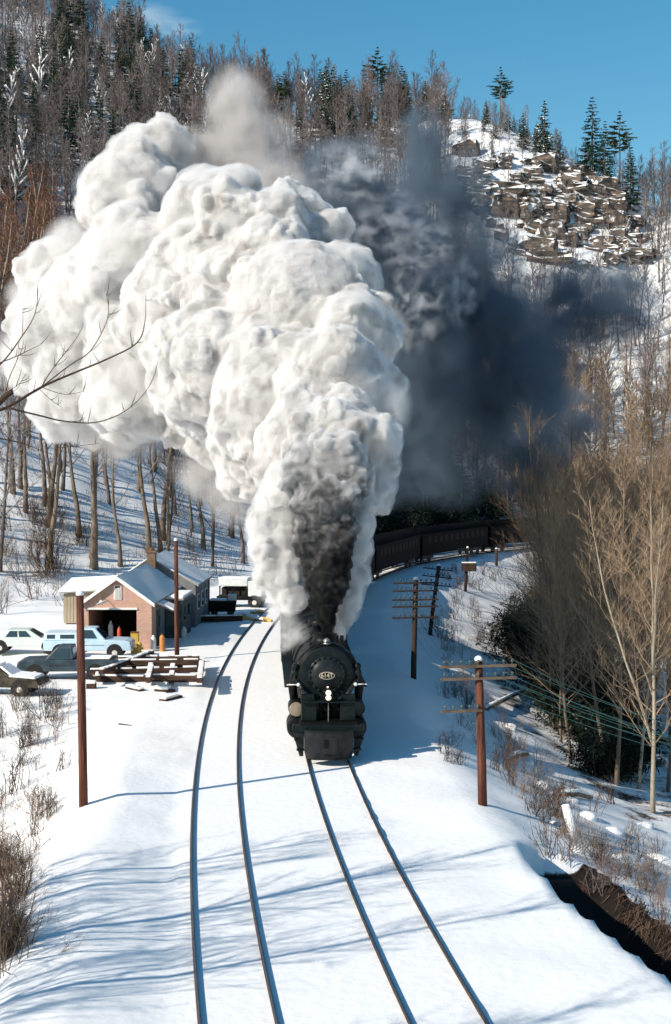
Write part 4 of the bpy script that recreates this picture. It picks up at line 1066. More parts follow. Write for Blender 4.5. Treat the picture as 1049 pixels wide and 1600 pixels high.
# side porches
mb = MB(); slab(mb, [(HW + 0.001, 1.6, 2.62), (HW + 1.05, 1.6, 2.15), (HW + 1.05, 3.4, 2.15), (HW + 0.001, 3.4, 2.62)], None, 0.06); pr = mb.build('porch_roof', 'roof_tin', H)
mb = MB(); slab(mb, [(HW + 0.02, 1.55, 2.69), (HW + 1.1, 1.55, 2.22), (HW + 1.1, 3.45, 2.22), (HW + 0.02, 3.45, 2.69)], None, 0.14); mb.build('porch_snow', 'snow', pr, bevel=0.04)
mb = MB(); mb.box((HW + 0.02, 2.5, 1.05), (0.08, 0.95, 2.1)); dr_ = mb.build('side_door', 'tarp_green', H); mb = MB(); mb.box((HW + 0.07, 2.5, 1.5), (0.03, 0.55, 0.6)); mb.build('pane', 'car_glass', dr_)
mb = MB(); mb.box((HW + 0.55, 7.6, 1.25), (1.05, 4.2, 2.5)); ln_ = mb.build('lean_to', 'tarp_green', H)
mb = MB(); mb.box((HW + 0.58, 7.6, 2.54), (1.2, 4.5, 0.08)); mb.build('lean_to_roof', 'roof_tin', ln_); mb = MB(); mb.box((HW + 0.58, 7.6, 2.68), (1.18, 4.46, 0.2)); mb.build('lean_to_snow', 'snow', ln_, bevel=0.07)
for k in range(2):
    mb = MB(); mb.box((HW + 1.09, 6.6 + k * 1.9, 1.6), (0.04, 0.8, 0.8)); mb.build('window', 'car_glass', ln_)

SH = thing('wooden_shed', 'weathered wooden shed with snow-covered roof left of the brick garage', 'shed', (-17.2, 99.5, 0), -0.04)
mb = MB(); mb.prism([(-1.9, 0), (1.9, 0), (1.9, 2.3), (-1.9, 2.05)], 'y', 0, 3.6); sw = mb.build('wall', 'shed_board', SH)
bd = MB().box((0, 0, 0), (0.21, 0.03, 1.98)).mesh('plank', 'shed_board')
for k in range(16): o = link('plank', bd, sw); o.location = (-1.76 + k * 0.235, -0.02 - 0.008 * (k % 3), 1.0)
mb = MB(); slab(mb, [(-2.15, -0.3, 2.10), (2.15, -0.3, 2.35), (2.15, 3.9, 2.9), (-2.15, 3.9, 2.65)], None, 0.07); rf = mb.build('roof', 'roof_tin', SH)
mb = MB(); slab(mb, [(-2.18, -0.32, 2.18), (2.18, -0.32, 2.43), (2.18, 3.92, 2.98), (-2.18, 3.92, 2.73)], None, 0.2); mb.build('roof_snow', 'snow', rf, bevel=0.08)

# vehicles: local x forward
def wheels(root, xs, hw, r=0.36, hubm='hub'):
    for x in xs:
        for s in (-1, 1):
            mb = MB(); mb.cyl((x, s * (hw + 0.004), r + 0.06), (x, s * (hw - 0.35), r + 0.06), r + 0.10, 20); mb.build('wheel_arch', 'rubber', root)
            mb = MB(); mb.lathe((x, s * (hw - 0.2), r), (0, s, 0), [(0, r * 0.9), (0.03, r), (0.19, r), (0.22, r * 0.92), (0.221, r * 0.62)], 20); w = mb.build('wheel', 'rubber', root, 'auto')
            mb = MB(); mb.lathe((x, s * (hw - 0.02), r), (0, s, 0), [(0, r * 0.62), (0.03, r * 0.6), (0.05, r * 0.3)], 16); mb.build('rim', hubm, w, 'auto')
def green_house(root, belt, roof, paint, mat_snow=False):
    """belt/roof: (x0, x1, half width, z) of the lower and upper edge of a cab"""
    def rect(q): x0, x1, h, z = q; return [Vector((x0, -h, z)), Vector((x1, -h, z)), Vector((x1, h, z)), Vector((x0, h, z))]
    A, B = rect(belt), rect(roof); mb = MB(); mb.loft(A, B); c = mb.build('cab', paint, root, bevel=0.05)
    def pane(i, j, u0, u1, v0, v1, name='window'):
        P = lambda u, v: A[i].lerp(A[j], u).lerp(B[i].lerp(B[j], u), v)
        n = (A[j] - A[i]).cross(B[i] - A[i]).normalized() * 0.012
        m = MB(); q = [P(u0, v0), P(u1, v0), P(u1, v1), P(u0, v1)]; m.loft([p - n * 0.5 for p in q], [p + n for p in q]); m.build(name, 'car_glass', c)
    return c, pane
def pickup(label, loc, rz, paint, shell=None):
    t = thing('pickup_truck', label, 'pickup truck', loc, rz)
    mb = MB(); mb.prism([(-2.5, 0.48), (-2.5, 1.06), (-0.4, 1.08), (1.0, 1.10), (2.15, 1.06), (2.42, 0.98), (2.48, 0.75), (2.48, 0.48)], 'y', -0.94, 0.94); bd_ = mb.build('body', paint, t, bevel=0.06)
    c, pane = green_house(t, (-0.42, 1.05, 0.86, 1.08), (-0.30, 0.42, 0.70, 1.74), paint)
    for i, j in ((0, 1), (2, 3)):
        pane(i, j, 0.12 if i == 0 else 0.30, 0.70 if i == 0 else 0.88, 0.14, 0.86)
    pane(1, 2, 0.08, 0.92, 0.1, 0.9, 'windscreen'); pane(3, 0, 0.1, 0.9, 0.2, 0.85, 'rear_window')
    if shell:
        mb = MB(); mb.loft([Vector((-2.5, -0.9, 1.07)), Vector((-0.55, -0.9, 1.07)), Vector((-0.55, 0.9, 1.07)), Vector((-2.5, 0.9, 1.07))], [Vector((-2.46, -0.8, 1.5)), Vector((-0.6, -0.8, 1.5)), Vector((-0.6, 0.8, 1.5)), Vector((-2.46, 0.8, 1.5))]); sh_ = mb.build('camper_shell', shell, t, bevel=0.06)
        for s in (-1, 1):
            for x0, x1 in ((-2.3, -1.85), (-1.55, -0.75)):
                mb = MB(); mb.loft([(x0, s * 0.895, 1.18), (x1, s * 0.895, 1.18), (x1, s * 0.85, 1.4), (x0, s * 0.85, 1.4)], [(x0, s * 0.86, 1.18), (x1, s * 0.86, 1.18), (x1, s * 0.82, 1.4), (x0, s * 0.82, 1.4)]); mb.build('shell_window', 'car_glass', sh_)
    else:
        mb = MB(); mb.box((-1.45, 0, 1.075), (1.9, 1.6, 0.04)); mb.build('load_bed', 'rubber', t)
        mb = MB(); mb.box((-1.45, 0, 1.10), (1.6, 1.4, 0.05)); mb.build('bed_snow', 'snow', t, bevel=0.02)
    wheels(t, (-1.55, 1.55), 0.94)
    for x in (2.5, -2.53):
        mb = MB(); mb.box((x, 0, 0.55), (0.12, 1.9, 0.16)); mb.build('bumper', 'chrome', t, bevel=0.03)
    for s in (-1, 1):
        mb = MB(); mb.lathe((2.46, s * 0.7, 0.86), (1, 0, 0), [(0, 0.1), (0.04, 0.09), (0.05, 0.04)], 12); mb.build('headlight', 'hub', t)
        mb = MB(); mb.box((0.35, s * 0.945, 0.80), (1.25, 0.015, 0.02)); mb.box((-0.2, s * 0.95, 0.98), (0.14, 0.02, 0.03)); mb.build('door_trim', 'rubber', t)
    return t
def sedan(name, label, loc, rz, paint, snow=False):
    t = thing(name, label, 'car', loc, rz)
    mb = MB(); mb.prism([(-2.35, 0.42), (-2.4, 0.82), (-1.5, 0.92), (0.9, 0.92), (2.1, 0.84), (2.35, 0.72), (2.38, 0.42)], 'y', -0.88, 0.88); mb.build('body', paint, t, bevel=0.07)
    c, pane = green_house(t, (-1.55, 1.0, 0.80, 0.91), (-1.0, 0.25, 0.62, 1.38), paint)
    for i, j in ((0, 1), (2, 3)):
        for u0, u1 in ((0.16, 0.46), (0.5, 0.8)): pane(i, j, u0, u1, 0.12, 0.85)
    pane(1, 2, 0.08, 0.92, 0.1, 0.92, 'windscreen'); pane(3, 0, 0.1, 0.9, 0.1, 0.9, 'rear_window')
    wheels(t, (-1.4, 1.45), 0.88, 0.33)
    for x in (2.4, -2.42):
        mb = MB(); mb.box((x, 0, 0.5), (0.1, 1.75, 0.13)); mb.build('bumper', 'chrome', t, bevel=0.03)
    if snow:
        m2 = MB(); m2.loft([Vector(p) for p in ((0.85, -0.8, 0.93), (2.2, -0.75, 0.83), (2.2, 0.75, 0.83), (0.85, 0.8, 0.93))], [Vector(p) for p in ((0.9, -0.7, 1.03), (2.1, -0.65, 0.93), (2.1, 0.65, 0.93), (0.9, 0.7, 1.03))]); m2.build('bonnet_snow', 'snow', t, bevel=0.04)
        m2 = MB(); m2.box((-0.38, 0, 1.42), (1.3, 1.24, 0.12)); m2.build('roof_snow', 'snow', t, bevel=0.05)
        m2 = MB(); m2.loft([Vector((0.98, -0.7, 0.95)), Vector((0.98, 0.7, 0.95)), Vector((0.35, 0.55, 1.36)), Vector((0.35, -0.55, 1.36))], [Vector((1.06, -0.7, 1.0)), Vector((1.06, 0.7, 1.0)), Vector((0.42, 0.55, 1.42)), Vector((0.42, -0.55, 1.42))]); m2.build('screen_snow', 'snow', t)
    return t
pickup('light blue pickup truck with camper shell parked in front of the garage door', (-14.15, 81.6, 0.03), 0.02, 'paint_blue', 'shell_white')
sedan('parked_car', 'pale green saloon car parked behind the blue pickup truck', (-18.3, 84.0, 0.03), 0.02, 'paint_pale')
pickup('old dark slate pickup truck with snow in its bed, behind the brown pole', (-13.9, 73.6, 0.0), math.pi + 0.03, 'paint_slate')
sedan('wrecked_car', 'rusting dark wrecked car with snow on bonnet, at the left edge', (-16.35, 68.3, hz(-16, 68.3)), -0.12, 'paint_wreck', True)

# timbers, each with its strip of snow
def timber(label, group, a, b, w, h_, snow=0.07, name='timber'):
    a = Vector(a); b = Vector(b); L_ = (b - a).length; d = (b - a).normalized(); ry = -math.asin(d.z); rzv = math.atan2(d.y, d.x)
    t = thing(name, label, 'timber', (a + b) / 2, 0, group); t.rotation_euler = (rng.uniform(-0.05, 0.05), ry, rzv)
    MB().box((0, 0, 0), (L_, w, h_)).build('beam', 'old_timber', t, bevel=0.015)
    if snow:
        n = max(2, int(L_ / 0.8)); m = MB(); x = -L_ / 2
        pts = []
        while x < L_ / 2 - 0.1:
            l_ = min(rng.uniform(0.5, 1.6), L_ / 2 - x); k = snow * rng.uniform(0.7, 1.4)
            m.box((x + l_ / 2, rng.uniform(-0.02, 0.02), h_ / 2 + k / 2 - 0.005), (l_ * 0.95, w * 0.96, k)); x += l_ + rng.uniform(0.0, 0.3)
        m.build('snow_cap', 'snow', t, 'auto', bevel=0.03)
    return t
def gz(px, py, z): 
    d = ray(px, py); t = (z - CAM[2]) / d[2]; return Vector((d[0] * t, d[1] * t, z))
G = 'timbers of the snowy crib beside the yard'; LB = 'dark old timber in the snowy crib of beams beside the yard'
for (x0, y0, x1, y1, z, w, h_) in ((133, 1036, 316, 1034, 0.55, 0.28, 0.26), (140, 1050, 318, 1046, 0.50, 0.28, 0.26), (150, 1060, 312, 1062, 0.18, 0.28, 0.28), (226, 1058, 314, 1059, 0.55, 0.26, 0.24), (140, 1044, 316, 1041, 0.18, 0.26, 0.26), (150, 1030, 312, 1028, 0.2, 0.26, 0.24),
    (312, 1063, 316, 1034, 0.36, 0.26, 0.26), (232, 1063, 236, 1040, 0.36, 0.26, 0.26), (268, 1064, 271, 1036, 0.36, 0.26, 0.26), (153, 1060, 158, 1040, 0.36, 0.26, 0.26), (312, 1063, 316, 1036, 0.80, 0.26, 0.22), (232, 1062, 237, 1044, 0.80, 0.24, 0.22)):
    timber(LB, G, gz(x0, y0, z), gz(x1, y1, z), w, h_)
timber('long timber lying slantwise across the crib towards the garage corner', None, gz(158, 1050, 0.85), gz(238, 1020, 0.25), 0.26, 0.24)
timber('square timber block standing alone left of the beam crib', None, gz(136, 1072, 0.15), gz(150, 1072, 0.15), 0.45, 0.3, 0.14)
timber('thin snowy plank lying in front of the crib, nearest the crib', None, gz(200, 1074, 0.08), gz(222, 1079, 0.08), 0.3, 0.12, 0.12)
timber('short snow-covered beam lying in front of the crib right end', None, gz(244, 1078, 0.1), gz(272, 1080, 0.1), 0.35, 0.16, 0.14)
timber('loose snowy beam end lying nearest the track in the yard', None, gz(254, 1095, 0.08), gz(280, 1088, 0.08), 0.4, 0.14, 0.14)
timber('dark plank half buried in snow left of the tracks', None, gz(186, 1132, 0.02), gz(206, 1135, 0.02), 0.1, 0.1, 0)
timber('long dark beam lying behind the garage side wall', None, gz(290, 968, 0.3), gz(378, 966, 0.2), 0.4, 0.4)

def bottle(name, label, cat, p, r, h_, mat, cap='rust'):
    t = thing(name, label, cat, p)
    MB().lathe((0, 0, 0), (0, 0, 1), [(0, r), (h_ * 0.8, r), (h_ * 0.9, r * 0.7), (h_ * 0.95, r * 0.35)], 16).build('body', mat, t, 'auto')
    MB().lathe((0, 0, h_ * 0.94), (0, 0, 1), [(0, r * 0.4), (h_ * 0.08, r * 0.4)], 10).build('cap', cap, t)
bottle('gas_cylinder', 'orange-brown gas cylinder standing right of the garage front', 'gas cylinder', gz(254, 1018, 0), 0.17, 1.05, 'bottle_orange')
bottle('metal_drum', 'tall white drum at the right corner of the garage front', 'drum', gz(240, 1018, 0), 0.17, 0.95, 'drum_white', 'snow')
bottle('gas_cylinder', 'red gas cylinder just inside the open garage door', 'gas cylinder', (-13.1, 85.9, 0.07), 0.13, 1.25, 'bottle_red')
bottle('water_heater', 'white upright tank standing inside the dark garage', 'tank', (-13.7, 86.4, 0.07), 0.16, 1.5, 'drum_white', 'drum_white')
bottle('metal_drum', 'pale drum beside the garage side wall near the slim pole', 'drum', gz(288, 1002, 0), 0.17, 0.9, 'drum_white', 'snow')
HY = thing('fire_hydrant', 'small yellow hydrant standing in front of the pickup truck', 'hydrant', gz(218, 1026, 0))
MB().lathe((0, 0, 0), (0, 0, 1), [(0, 0.2), (0.06, 0.2), (0.07, 0.13), (0.6, 0.13), (0.62, 0.18), (0.68, 0.18), (0.8, 0.1), (0.88, 0.03)], 16).build('barrel', 'yellow_paint', HY, 'auto')
for s in (-1, 1): MB().cyl((s * 0.1, 0, 0.48), (s * 0.24, 0, 0.48), 0.07, 10).build('outlet', 'yellow_paint', HY)
BX = thing('wooden_crate', 'yellow-brown crate at the garage door behind the hydrant', 'crate', gz(210, 1021, 0)); MB().box((0, 0.3, 0.6), (0.45, 0.4, 1.2)).build('box', 'yellow_paint', BX, bevel=0.02)
MB().box((0, 0.3, 1.22), (0.5, 0.45, 0.05)).build('lid', 'rust', BX)

# work truck and cart behind the garage
WT = thing('work_truck', 'snow-roofed work truck parked behind the garage near the left track', 'truck', gz(378, 948, 0), -0.15)
MB().box((0, 0, 0.75), (3.6, 1.9, 0.3)).build('chassis', 'loco_black', WT, bevel=0.04)
MB().prism([(0.7, 0.9), (1.75, 0.9), (1.8, 1.4), (1.45, 1.5), (1.2, 2.1), (0.7, 2.1)], 'y', -0.9, 0.9).build('cab', 'drum_white', WT, bevel=0.05)
MB().box((-0.5, 0, 1.95), (2.3, 1.8, 0.55)).build('van_box', 'drum_white', WT, bevel=0.08)
for x in (-1.55, -0.5, 0.5): MB().box((x, -0.85, 1.3), (0.09, 0.09, 0.8)).build('post', 'loco_black', WT)
MB().box((-0.5, 0.2, 1.2), (2.1, 1.2, 0.7)).build('tool_load', 'dark_inside', WT, bevel=0.1)
MB().box((-0.5, 0, 2.28), (2.35, 1.85, 0.14)).build('roof_snow', 'snow', WT, bevel=0.06)
wheels(WT, (-1.1, 1.2), 0.9, 0.42)
CT = thing('hand_cart', 'dark rail cart standing beside the garage rear corner', 'cart', gz(348, 962, 0), 0.05)
MB().prism([(-1.0, 0.35), (-1.1, 1.15), (1.05, 1.15), (0.95, 0.35)], 'y', -0.7, 0.7).build('tub', 'loco_black', CT, bevel=0.03)
MB().box((0.72, 0.1, 1.35), (0.6, 0.9, 0.45)).build('engine_box', 'drum_white', CT, bevel=0.05)
MB().box((-0.3, 0, 1.2), (1.2, 1.2, 0.12)).build('snow_load', 'snow', CT, bevel=0.05)
for x in (-0.6, 0.6):
    for s in (-1, 1): MB().lathe((x, s * 0.6, 0.25), (0, s, 0), [(0, 0.25), (0.08, 0.25), (0.09, 0.1)], 14).build('wheel', 'wheel_black', CT)
for k, (a_, b_) in enumerate((((372, 962), (420, 968)), ((380, 966), (425, 970)), ((392, 958), (412, 956)))):
    t = thing('yellow_plank', ('yellow plank lying in the snow beside the left track, middle of three', 'yellow plank nearest the left track, its end over the rail', 'short yellow plank lying behind the two longer ones')[k], 'plank')
    A_ = gz(*a_, 0.1); B_ = gz(*b_, 0.1); MB().tube([A_, B_], 0.14, 4).build('board', 'yellow_paint', t); MB().tube([A_ + Vector((0.3, 0, 0.13)), B_ + Vector((-0.6, 0, 0.13))], 0.10, 5).build('snow_cap', 'snow', t, True)

# ------------------------------------------------------------------ poles and wires
def snow_blob(mb, c, r, h_): mb.lathe(c, (0, 0, 1), [(0, r * 0.95), (h_ * 0.4, r), (h_ * 0.8, r * 0.7), (h_, r * 0.1)], 12)
def pole(label, base, top, r, mat, arms=(), name='utility_pole', cap=True, group=None):
    base = Vector(base); top = Vector(top); d = top - base
    t = thing(name, label, 'pole', base, 0, group)
    MB().tube([(0, 0, -0.6), d * 0.3, d * 0.65, d], [r * 1.12, r * 1.05, r * 0.98, r * 0.9], 12).build('post', mat, t, True)
    if cap:
        m = MB(); snow_blob(m, d, r * 0.95, 0.16); m.build('snow_cap', 'snow', t, True)
    ends = []
    for (f, half0, half1, dirx, th) in arms:
        c = d * f; u = Vector((dirx, math.sqrt(max(0, 1 - dirx * dirx)), 0)) + Vector((0, 0, th)); A = c - u * half0 - Vector((0, r, 0)); B = c + u * half1 - Vector((0, r, 0))
        m = MB(); dd = (B - A).normalized(); n = Vector((0, 0, 1)).cross(dd).normalized()
        m.loft([A - n * 0.038 - Vector((0, 0, .042)), A + n * 0.038 - Vector((0, 0, .042)), A + n * 0.038 + Vector((0, 0, .042)), A - n * 0.038 + Vector((0, 0, .042))], [B - n * 0.038 - Vector((0, 0, .042)), B + n * 0.038 - Vector((0, 0, .042)), B + n * 0.038 + Vector((0, 0, .042)), B - n * 0.038 + Vector((0, 0, .042))])
        am = m.build('crossarm', 'arm_wood' if mat == 'pole_brown' else 'pole_dark', t)
        k = max(3, int((half0 + half1) / 0.27)); L_ = []
        for i in range(k):
            q = A.lerp(B, (i + 0.5) / k); L_.append(base + q + Vector((0, 0, 0.2)))
            mi = MB(); mi.lathe(q + Vector((0, 0, 0.042)), (0, 0, 1), [(0, 0.015), (0.06, 0.015), (0.07, 0.045), (0.11, 0.05), (0.15, 0.03), (0.17, 0.01)], 8); mi.build('insulator', 'glass_green', am)
        ends.append(L_)
    return t, ends
pmat('arm_wood', (0.09, 0.062, 0.042), 0.85, (0.17, 0.125, 0.088), 4)
pmat('glass_green', (0.03, 0.055, 0.05), 0.2, spec=0.5)
pmat('wire_copper', (0.12, 0.26, 0.21), 0.35, metal=0.6)
pmat('wire_dark', (0.03, 0.035, 0.035), 0.5)
b = ground(131, 1258); pole('rust-brown bare pole on the left bank, nearest the camera', b, b + (at(125, 930, b.y) - Vector(b)), 0.135, 'pole_brown')
b = gz(277, 1031, 0); pole('slim rust-brown bare pole standing beside the garage', b, at(275, 845, b.y), 0.125, 'pole_brown')
b1 = ground(755, 1258); P1, E1 = pole('red-brown telegraph pole with snow cap on the right bank', b1, at(748, 1032, b1.y), 0.14, 'pole_brown', ((0.965, 1.30, 1.25, 0.985, -0.0), (0.88, 1.3, 1.25, 0.985, 0), (0.66, 1.3, 0.05, 0.985, 0)), 'telegraph_pole')
b2 = ground(646, 1060); P2, E2 = pole('dark telegraph pole with five crossarms on the shaded bank', b2, at(650, 906, b2.y), 0.14, 'pole_dark', ((0.97, 1.25, 1.25, 0.98, 0), (0.89, 1.25, 1.25, 0.98, 0), (0.80, 1.25, 1.25, 0.98, 0), (0.73, 1.25, 1.25, 0.98, 0), (0.62, 1.25, 1.25, 0.98, 0)), 'telegraph_pole')
b3 = ground(671, 992); P3, E3 = pole('leaning dark telegraph pole behind the five-armed pole', b3, at(686, 884, b3.y), 0.14, 'pole_dark', ((0.95, 1.2, 1.2, 0.95, -0.12), (0.84, 1.2, 1.2, 0.95, -0.12), (0.72, 1.2, 1.2, 0.95, -0.1)), 'telegraph_pole')
b4 = ground(727, 924); P4, E4 = pole('distant dark telegraph pole near the curve of the train', b4, at(731, 856, b4.y), 0.14, 'pole_dark', ((0.95, 1.2, 1.2, 0.9, 0), (0.8, 1.2, 1.2, 0.9, 0)), 'telegraph_pole')
SB = thing('signal_box', 'dark equipment box on the distant telegraph pole', 'box', at(733, 886, b4.y - 0.3)); MB().box((0, 0, 0), (1.5, 0.7, 0.85)).build('cabinet', 'pole_dark', SB, bevel=0.05); MB().box((0, 0, 0.47), (1.45, 0.66, 0.1)).build('snow_cap', 'snow', SB, bevel=0.03)
b5 = ground(776, 884); pole('snow-capped marker post at the far end of the curve', b5, b5 + Vector((0, 0, 2.0)), 0.16, 'pole_dark', name='marker_post')
e0 = Vector((20.5, 57.0, hz(20.5, 57.0))); P0, E0 = pole('telegraph pole across the creek where the green wires lead', e0, e0 + Vector((0, 0, 3.9)), 0.14, 'pole_brown', ((0.95, 1.3, 1.3, 0.6, 0), (0.85, 1.3, 1.3, 0.6, 0)), 'telegraph_pole')
def wire(A, B, sag, r, mat, label, group):
    n = 14; pts = [A.lerp(B, i / n) - Vector((0, 0, sag * 4 * (i / n) * (1 - i / n))) for i in range(n + 1)]
    o = MB().tube(pts, r, 4).build('telegraph_wire', mat, None, True); tag(o, label, 'wire', group)
for row in range(2):
    A_, B_ = E1[row], E0[row]
    for i in range(row, min(len(A_), len(B_)), 2):
        wire(A_[i], B_[i], 0.45 + 0.25 * rng.random(), 0.009, 'wire_copper', 'green telegraph wire running from the snow-capped pole across the creek', 'green wires over the creek')
for EA, EB, sg in ((E1, E2, 0.5), (E2, E3, 0.35), (E3, E4, 0.5)):
    for row in range(min(len(EA), len(EB), 2)):
        for i in range(0, min(len(EA[row]), len(EB[row])), 2):
            wire(EA[row][i], EB[row][i], sg, 0.006, 'wire_dark', 'thin dark telegraph wire strung between the poles along the right bank', 'thin wires along the right bank')

# ------------------------------------------------------------------ shrubs and brush
def shrub(seed, h_, n, tw, mat):
    r = random.Random(seed); mb = MB(); sv = Sliv()
    for i in range(n):
        d = perturb(Vector((0, 0, 1)), abs(r.gauss(0, 0.5)), r); L_ = h_ * r.uniform(0.5, 1.1); p0 = Vector((r.gauss(0, 0.12 * h_), r.gauss(0, 0.12 * h_), -0.08))
        p1 = p0 + d * L_ * 0.55; d2 = (d + Vector((r.gauss(0, 0.2), r.gauss(0, 0.2), -0.1))).normalized(); p2 = p1 + d2 * L_ * 0.45
        mb.tube([p0, p1, p2], [tw * 1.6, tw * 1.1, tw * 0.3], 3, caps=False)
        for k in range(9):
            g = r.uniform(0.2, 1.0); q = p0.lerp(p1, g / 0.55) if g < 0.55 else p1.lerp(p2, (g - 0.55) / 0.45); td = perturb(d, r.uniform(0.4, 1.0), r); ll = L_ * r.uniform(0.15, 0.38)
            sv.add(q, q + td * ll, tw * 0.7)
            for m in range(3):
                qq = q + td * ll * r.uniform(0.2, 0.9); sv.add(qq, qq + perturb(td, r.uniform(0.4, 0.9), r) * ll * r.uniform(0.3, 0.6), tw * 0.5)
    sv.mesh(mb); return mb.mesh_raw('shrub', mat)
SHR = [shrub(700 + i, 1.5, 9, 0.0075, m) for i, m in enumerate(('twig_brown', 'twig_red', 'twig_brown', 'twig_grey'))]
SHR_D = [shrub(720 + i, 1.6, 24, 0.012, 'twig_dark') for i in range(2)] if 'twig_dark' in MATS else None
pmat('twig_dark', (0.045, 0.03, 0.022), 0.9, (0.09, 0.06, 0.045), 0.6, spec=0.1)
SHR_D = [shrub(720 + i, 1.6, 14, 0.010, 'twig_dark') for i in range(2)]
def put_shrub(px, py, sc, label, group, meshes=SHR):
    p = ground(px, py); o = link('shrub', rng.choice(meshes)); o.location = p; o.scale = (sc * rng.uniform(0.8, 1.3), sc, sc * rng.uniform(0.7, 1.2)); o.rotation_euler = (0, 0, rng.uniform(0, 6.28)); tag(o, label, 'shrub', group)
for k in range(88):
    py = rng.uniform(1095, 1520); lim = np.interp(py, [1095, 1200, 1260, 1330, 1420, 1520], [95, 105, 95, 62, 36, 25])
    put_shrub(rng.uniform(-12, lim), py, rng.uniform(0.45, 1.2), 'leafless shrub poking through snow on the bank below the wrecked car', 'shrubs on the left bank', SHR + SHR_D)
for k in range(40):
    put_shrub(rng.uniform(-10, 100) if k % 4 else rng.uniform(20, 420), rng.uniform(800, 965) if k % 4 else rng.uniform(845, 905), rng.uniform(1.2, 2.6), 'leafless brush on the slope left of the garage', 'brush behind the yard', SHR + SHR_D)
for k in range(135):
    u = rng.random(); px = 690 + 350 * u; mid = np.interp(px, [690, 760, 830, 900, 980, 1049], [1040, 1130, 1230, 1310, 1370, 1420])
    put_shrub(px, rng.gauss(mid, 34), rng.uniform(0.4, 0.95), 'leafless shrub on the snowy bank between the poles and the creek', 'shrubs on the right bank', SHR + SHR_D[:1])
for k in range(30):
    put_shrub(rng.uniform(690, 810), rng.uniform(890, 1020), rng.uniform(0.7, 1.3), 'dark brush on the shaded bank inside the curve', 'brush inside the curve', SHR_D)
for k in range(9):
    put_shrub(rng.uniform(690, 745), rng.uniform(1085, 1200), rng.uniform(0.35, 0.7), 'small weed standing in the snow on the shaded shoulder', 'weeds on the shoulder', SHR_D)

# brush and litter all over the hill: one mass of low twigs
sv = Sliv(); mb = MB()
N = 34000; yy = NPR.uniform(112, 420, N); xx = NPR.uniform(-0.28, 0.28, N) * yy; kk = NPR.random(N) < yy / 420; xx, yy = xx[kk], yy[kk]
dd_ = hill_dist(xx, yy); ok_ = (dd_ > 1) & (fbm(xx / 14, yy / 14, 0.0, 3, 55) > -0.15); xx, yy = xx[ok_], yy[ok_]; zz = height(xx, yy)
for x, y, z in zip(xx, yy, zz):
    h0 = rng.uniform(0.6, 2.2)
    for k in range(5):
        d = perturb(Vector((0, 0, 1)), abs(rng.gauss(0, 0.6)), rng); p = Vector((x + rng.gauss(0, .5), y + rng.gauss(0, .5), z)); sv.add(p, p + d * h0 * rng.uniform(0.5, 1.1), 0.02 + y * 0.00009)
sv.mesh(mb); o = link('undergrowth', mb.mesh_raw('undergrowth', 'twig_grey')); tag(o, 'thin leafless undergrowth covering the snowy hillside', 'undergrowth', kind='stuff')

# dead grass hanging over the creek bank
sv = Sliv(); mb = MB()
for k in range(2600):
    i = rng.random() * (len(CREEK) - 1.001); j = int(i); c = CREEK[j] * (1 - (i - j)) + CREEK[j + 1] * (i - j); t_ = CREEK[j + 1] - CREEK[j]; t_ = t_ / np.hypot(*t_)
    nrm = np.array([t_[1], -t_[0]]); off = rng.uniform(1.1, 1.9); x, y = c + nrm * off; z = hz(x, y) if k % 8 == 0 else z
    p = Vector((x, y, max(z, -3.6) + 0.05)); sv.add(p, p + Vector((-nrm[0] * rng.uniform(0, 0.35), -nrm[1] * rng.uniform(0, 0.35), -rng.uniform(0.1, 0.6))) + Vector((rng.gauss(0, .1), rng.gauss(0, .1), 0)), 0.02)
sv.mesh(mb); tag(link('dead_grass', mb.mesh_raw('dead_grass', 'twig_dark')), 'dead brown grass hanging over the far edge of the creek', 'grass', kind='stuff')

# snow-covered stones and logs along the bank
SR = [MB() for _ in range(3)]
def snowrock(seed):
    r = random.Random(seed); bm = bmesh.new(); bmesh.ops.create_icosphere(bm, subdivisions=3, radius=1.0)
    for v in bm.verts:
        n = float(vnoise(v.co.x * 1.6 + seed, v.co.y * 1.6, v.co.z * 1.6)); v.co *= 1 + 0.28 * n; v.co.z *= 0.6
    me = bpy.data.meshes.new('snow_boulder'); bm.to_mesh(me); bm.free(); me.materials.append(MATS['snow']); me.shade_smooth(); return me
SR = [snowrock(s) for s in (1, 2, 3)]
for k, (px, py, r_) in enumerate(((975, 1345, 0.55), (960, 1300, 0.5), (1030, 1345, 0.6), (905, 1330, 0.35), (870, 1290, 0.35), (820, 1190, 0.4), (845, 1225, 0.35), (795, 1135, 0.4), (1005, 1290, 0.45), (890, 1250, 0.35), (720, 1085, 0.35), (765, 1110, 0.3), (915, 1275, 0.4))):
    p = ground(px, py); o = link('snow_boulder', SR[k % 3]); o.location = p - Vector((0, 0, r_ * 0.25)); o.scale = (r_ * 1.2, r_, r_); o.rotation_euler = (0, 0, k * 1.3)
    tag(o, 'snow-covered boulder on the right bank above the creek', 'boulder', 'boulders on the right bank')
p = ground(896, 1304); t = thing('broken_stump', 'snow-plastered broken stump leaning above the creek bank', 'stump', p); MB().tube([(0, 0, -0.2), (-0.1, 0, 0.4), (-0.28, 0, 0.95)], [0.2, 0.17, 0.13], 9).build('stem', 'bark_lit', t, True); MB().tube([(0.02, -0.1, 0.0), (-0.1, -0.1, 0.4), (-0.28, -0.06, 1.02)], [0.17, 0.17, 0.13], 9).build('snow_face', 'snow', t, True)
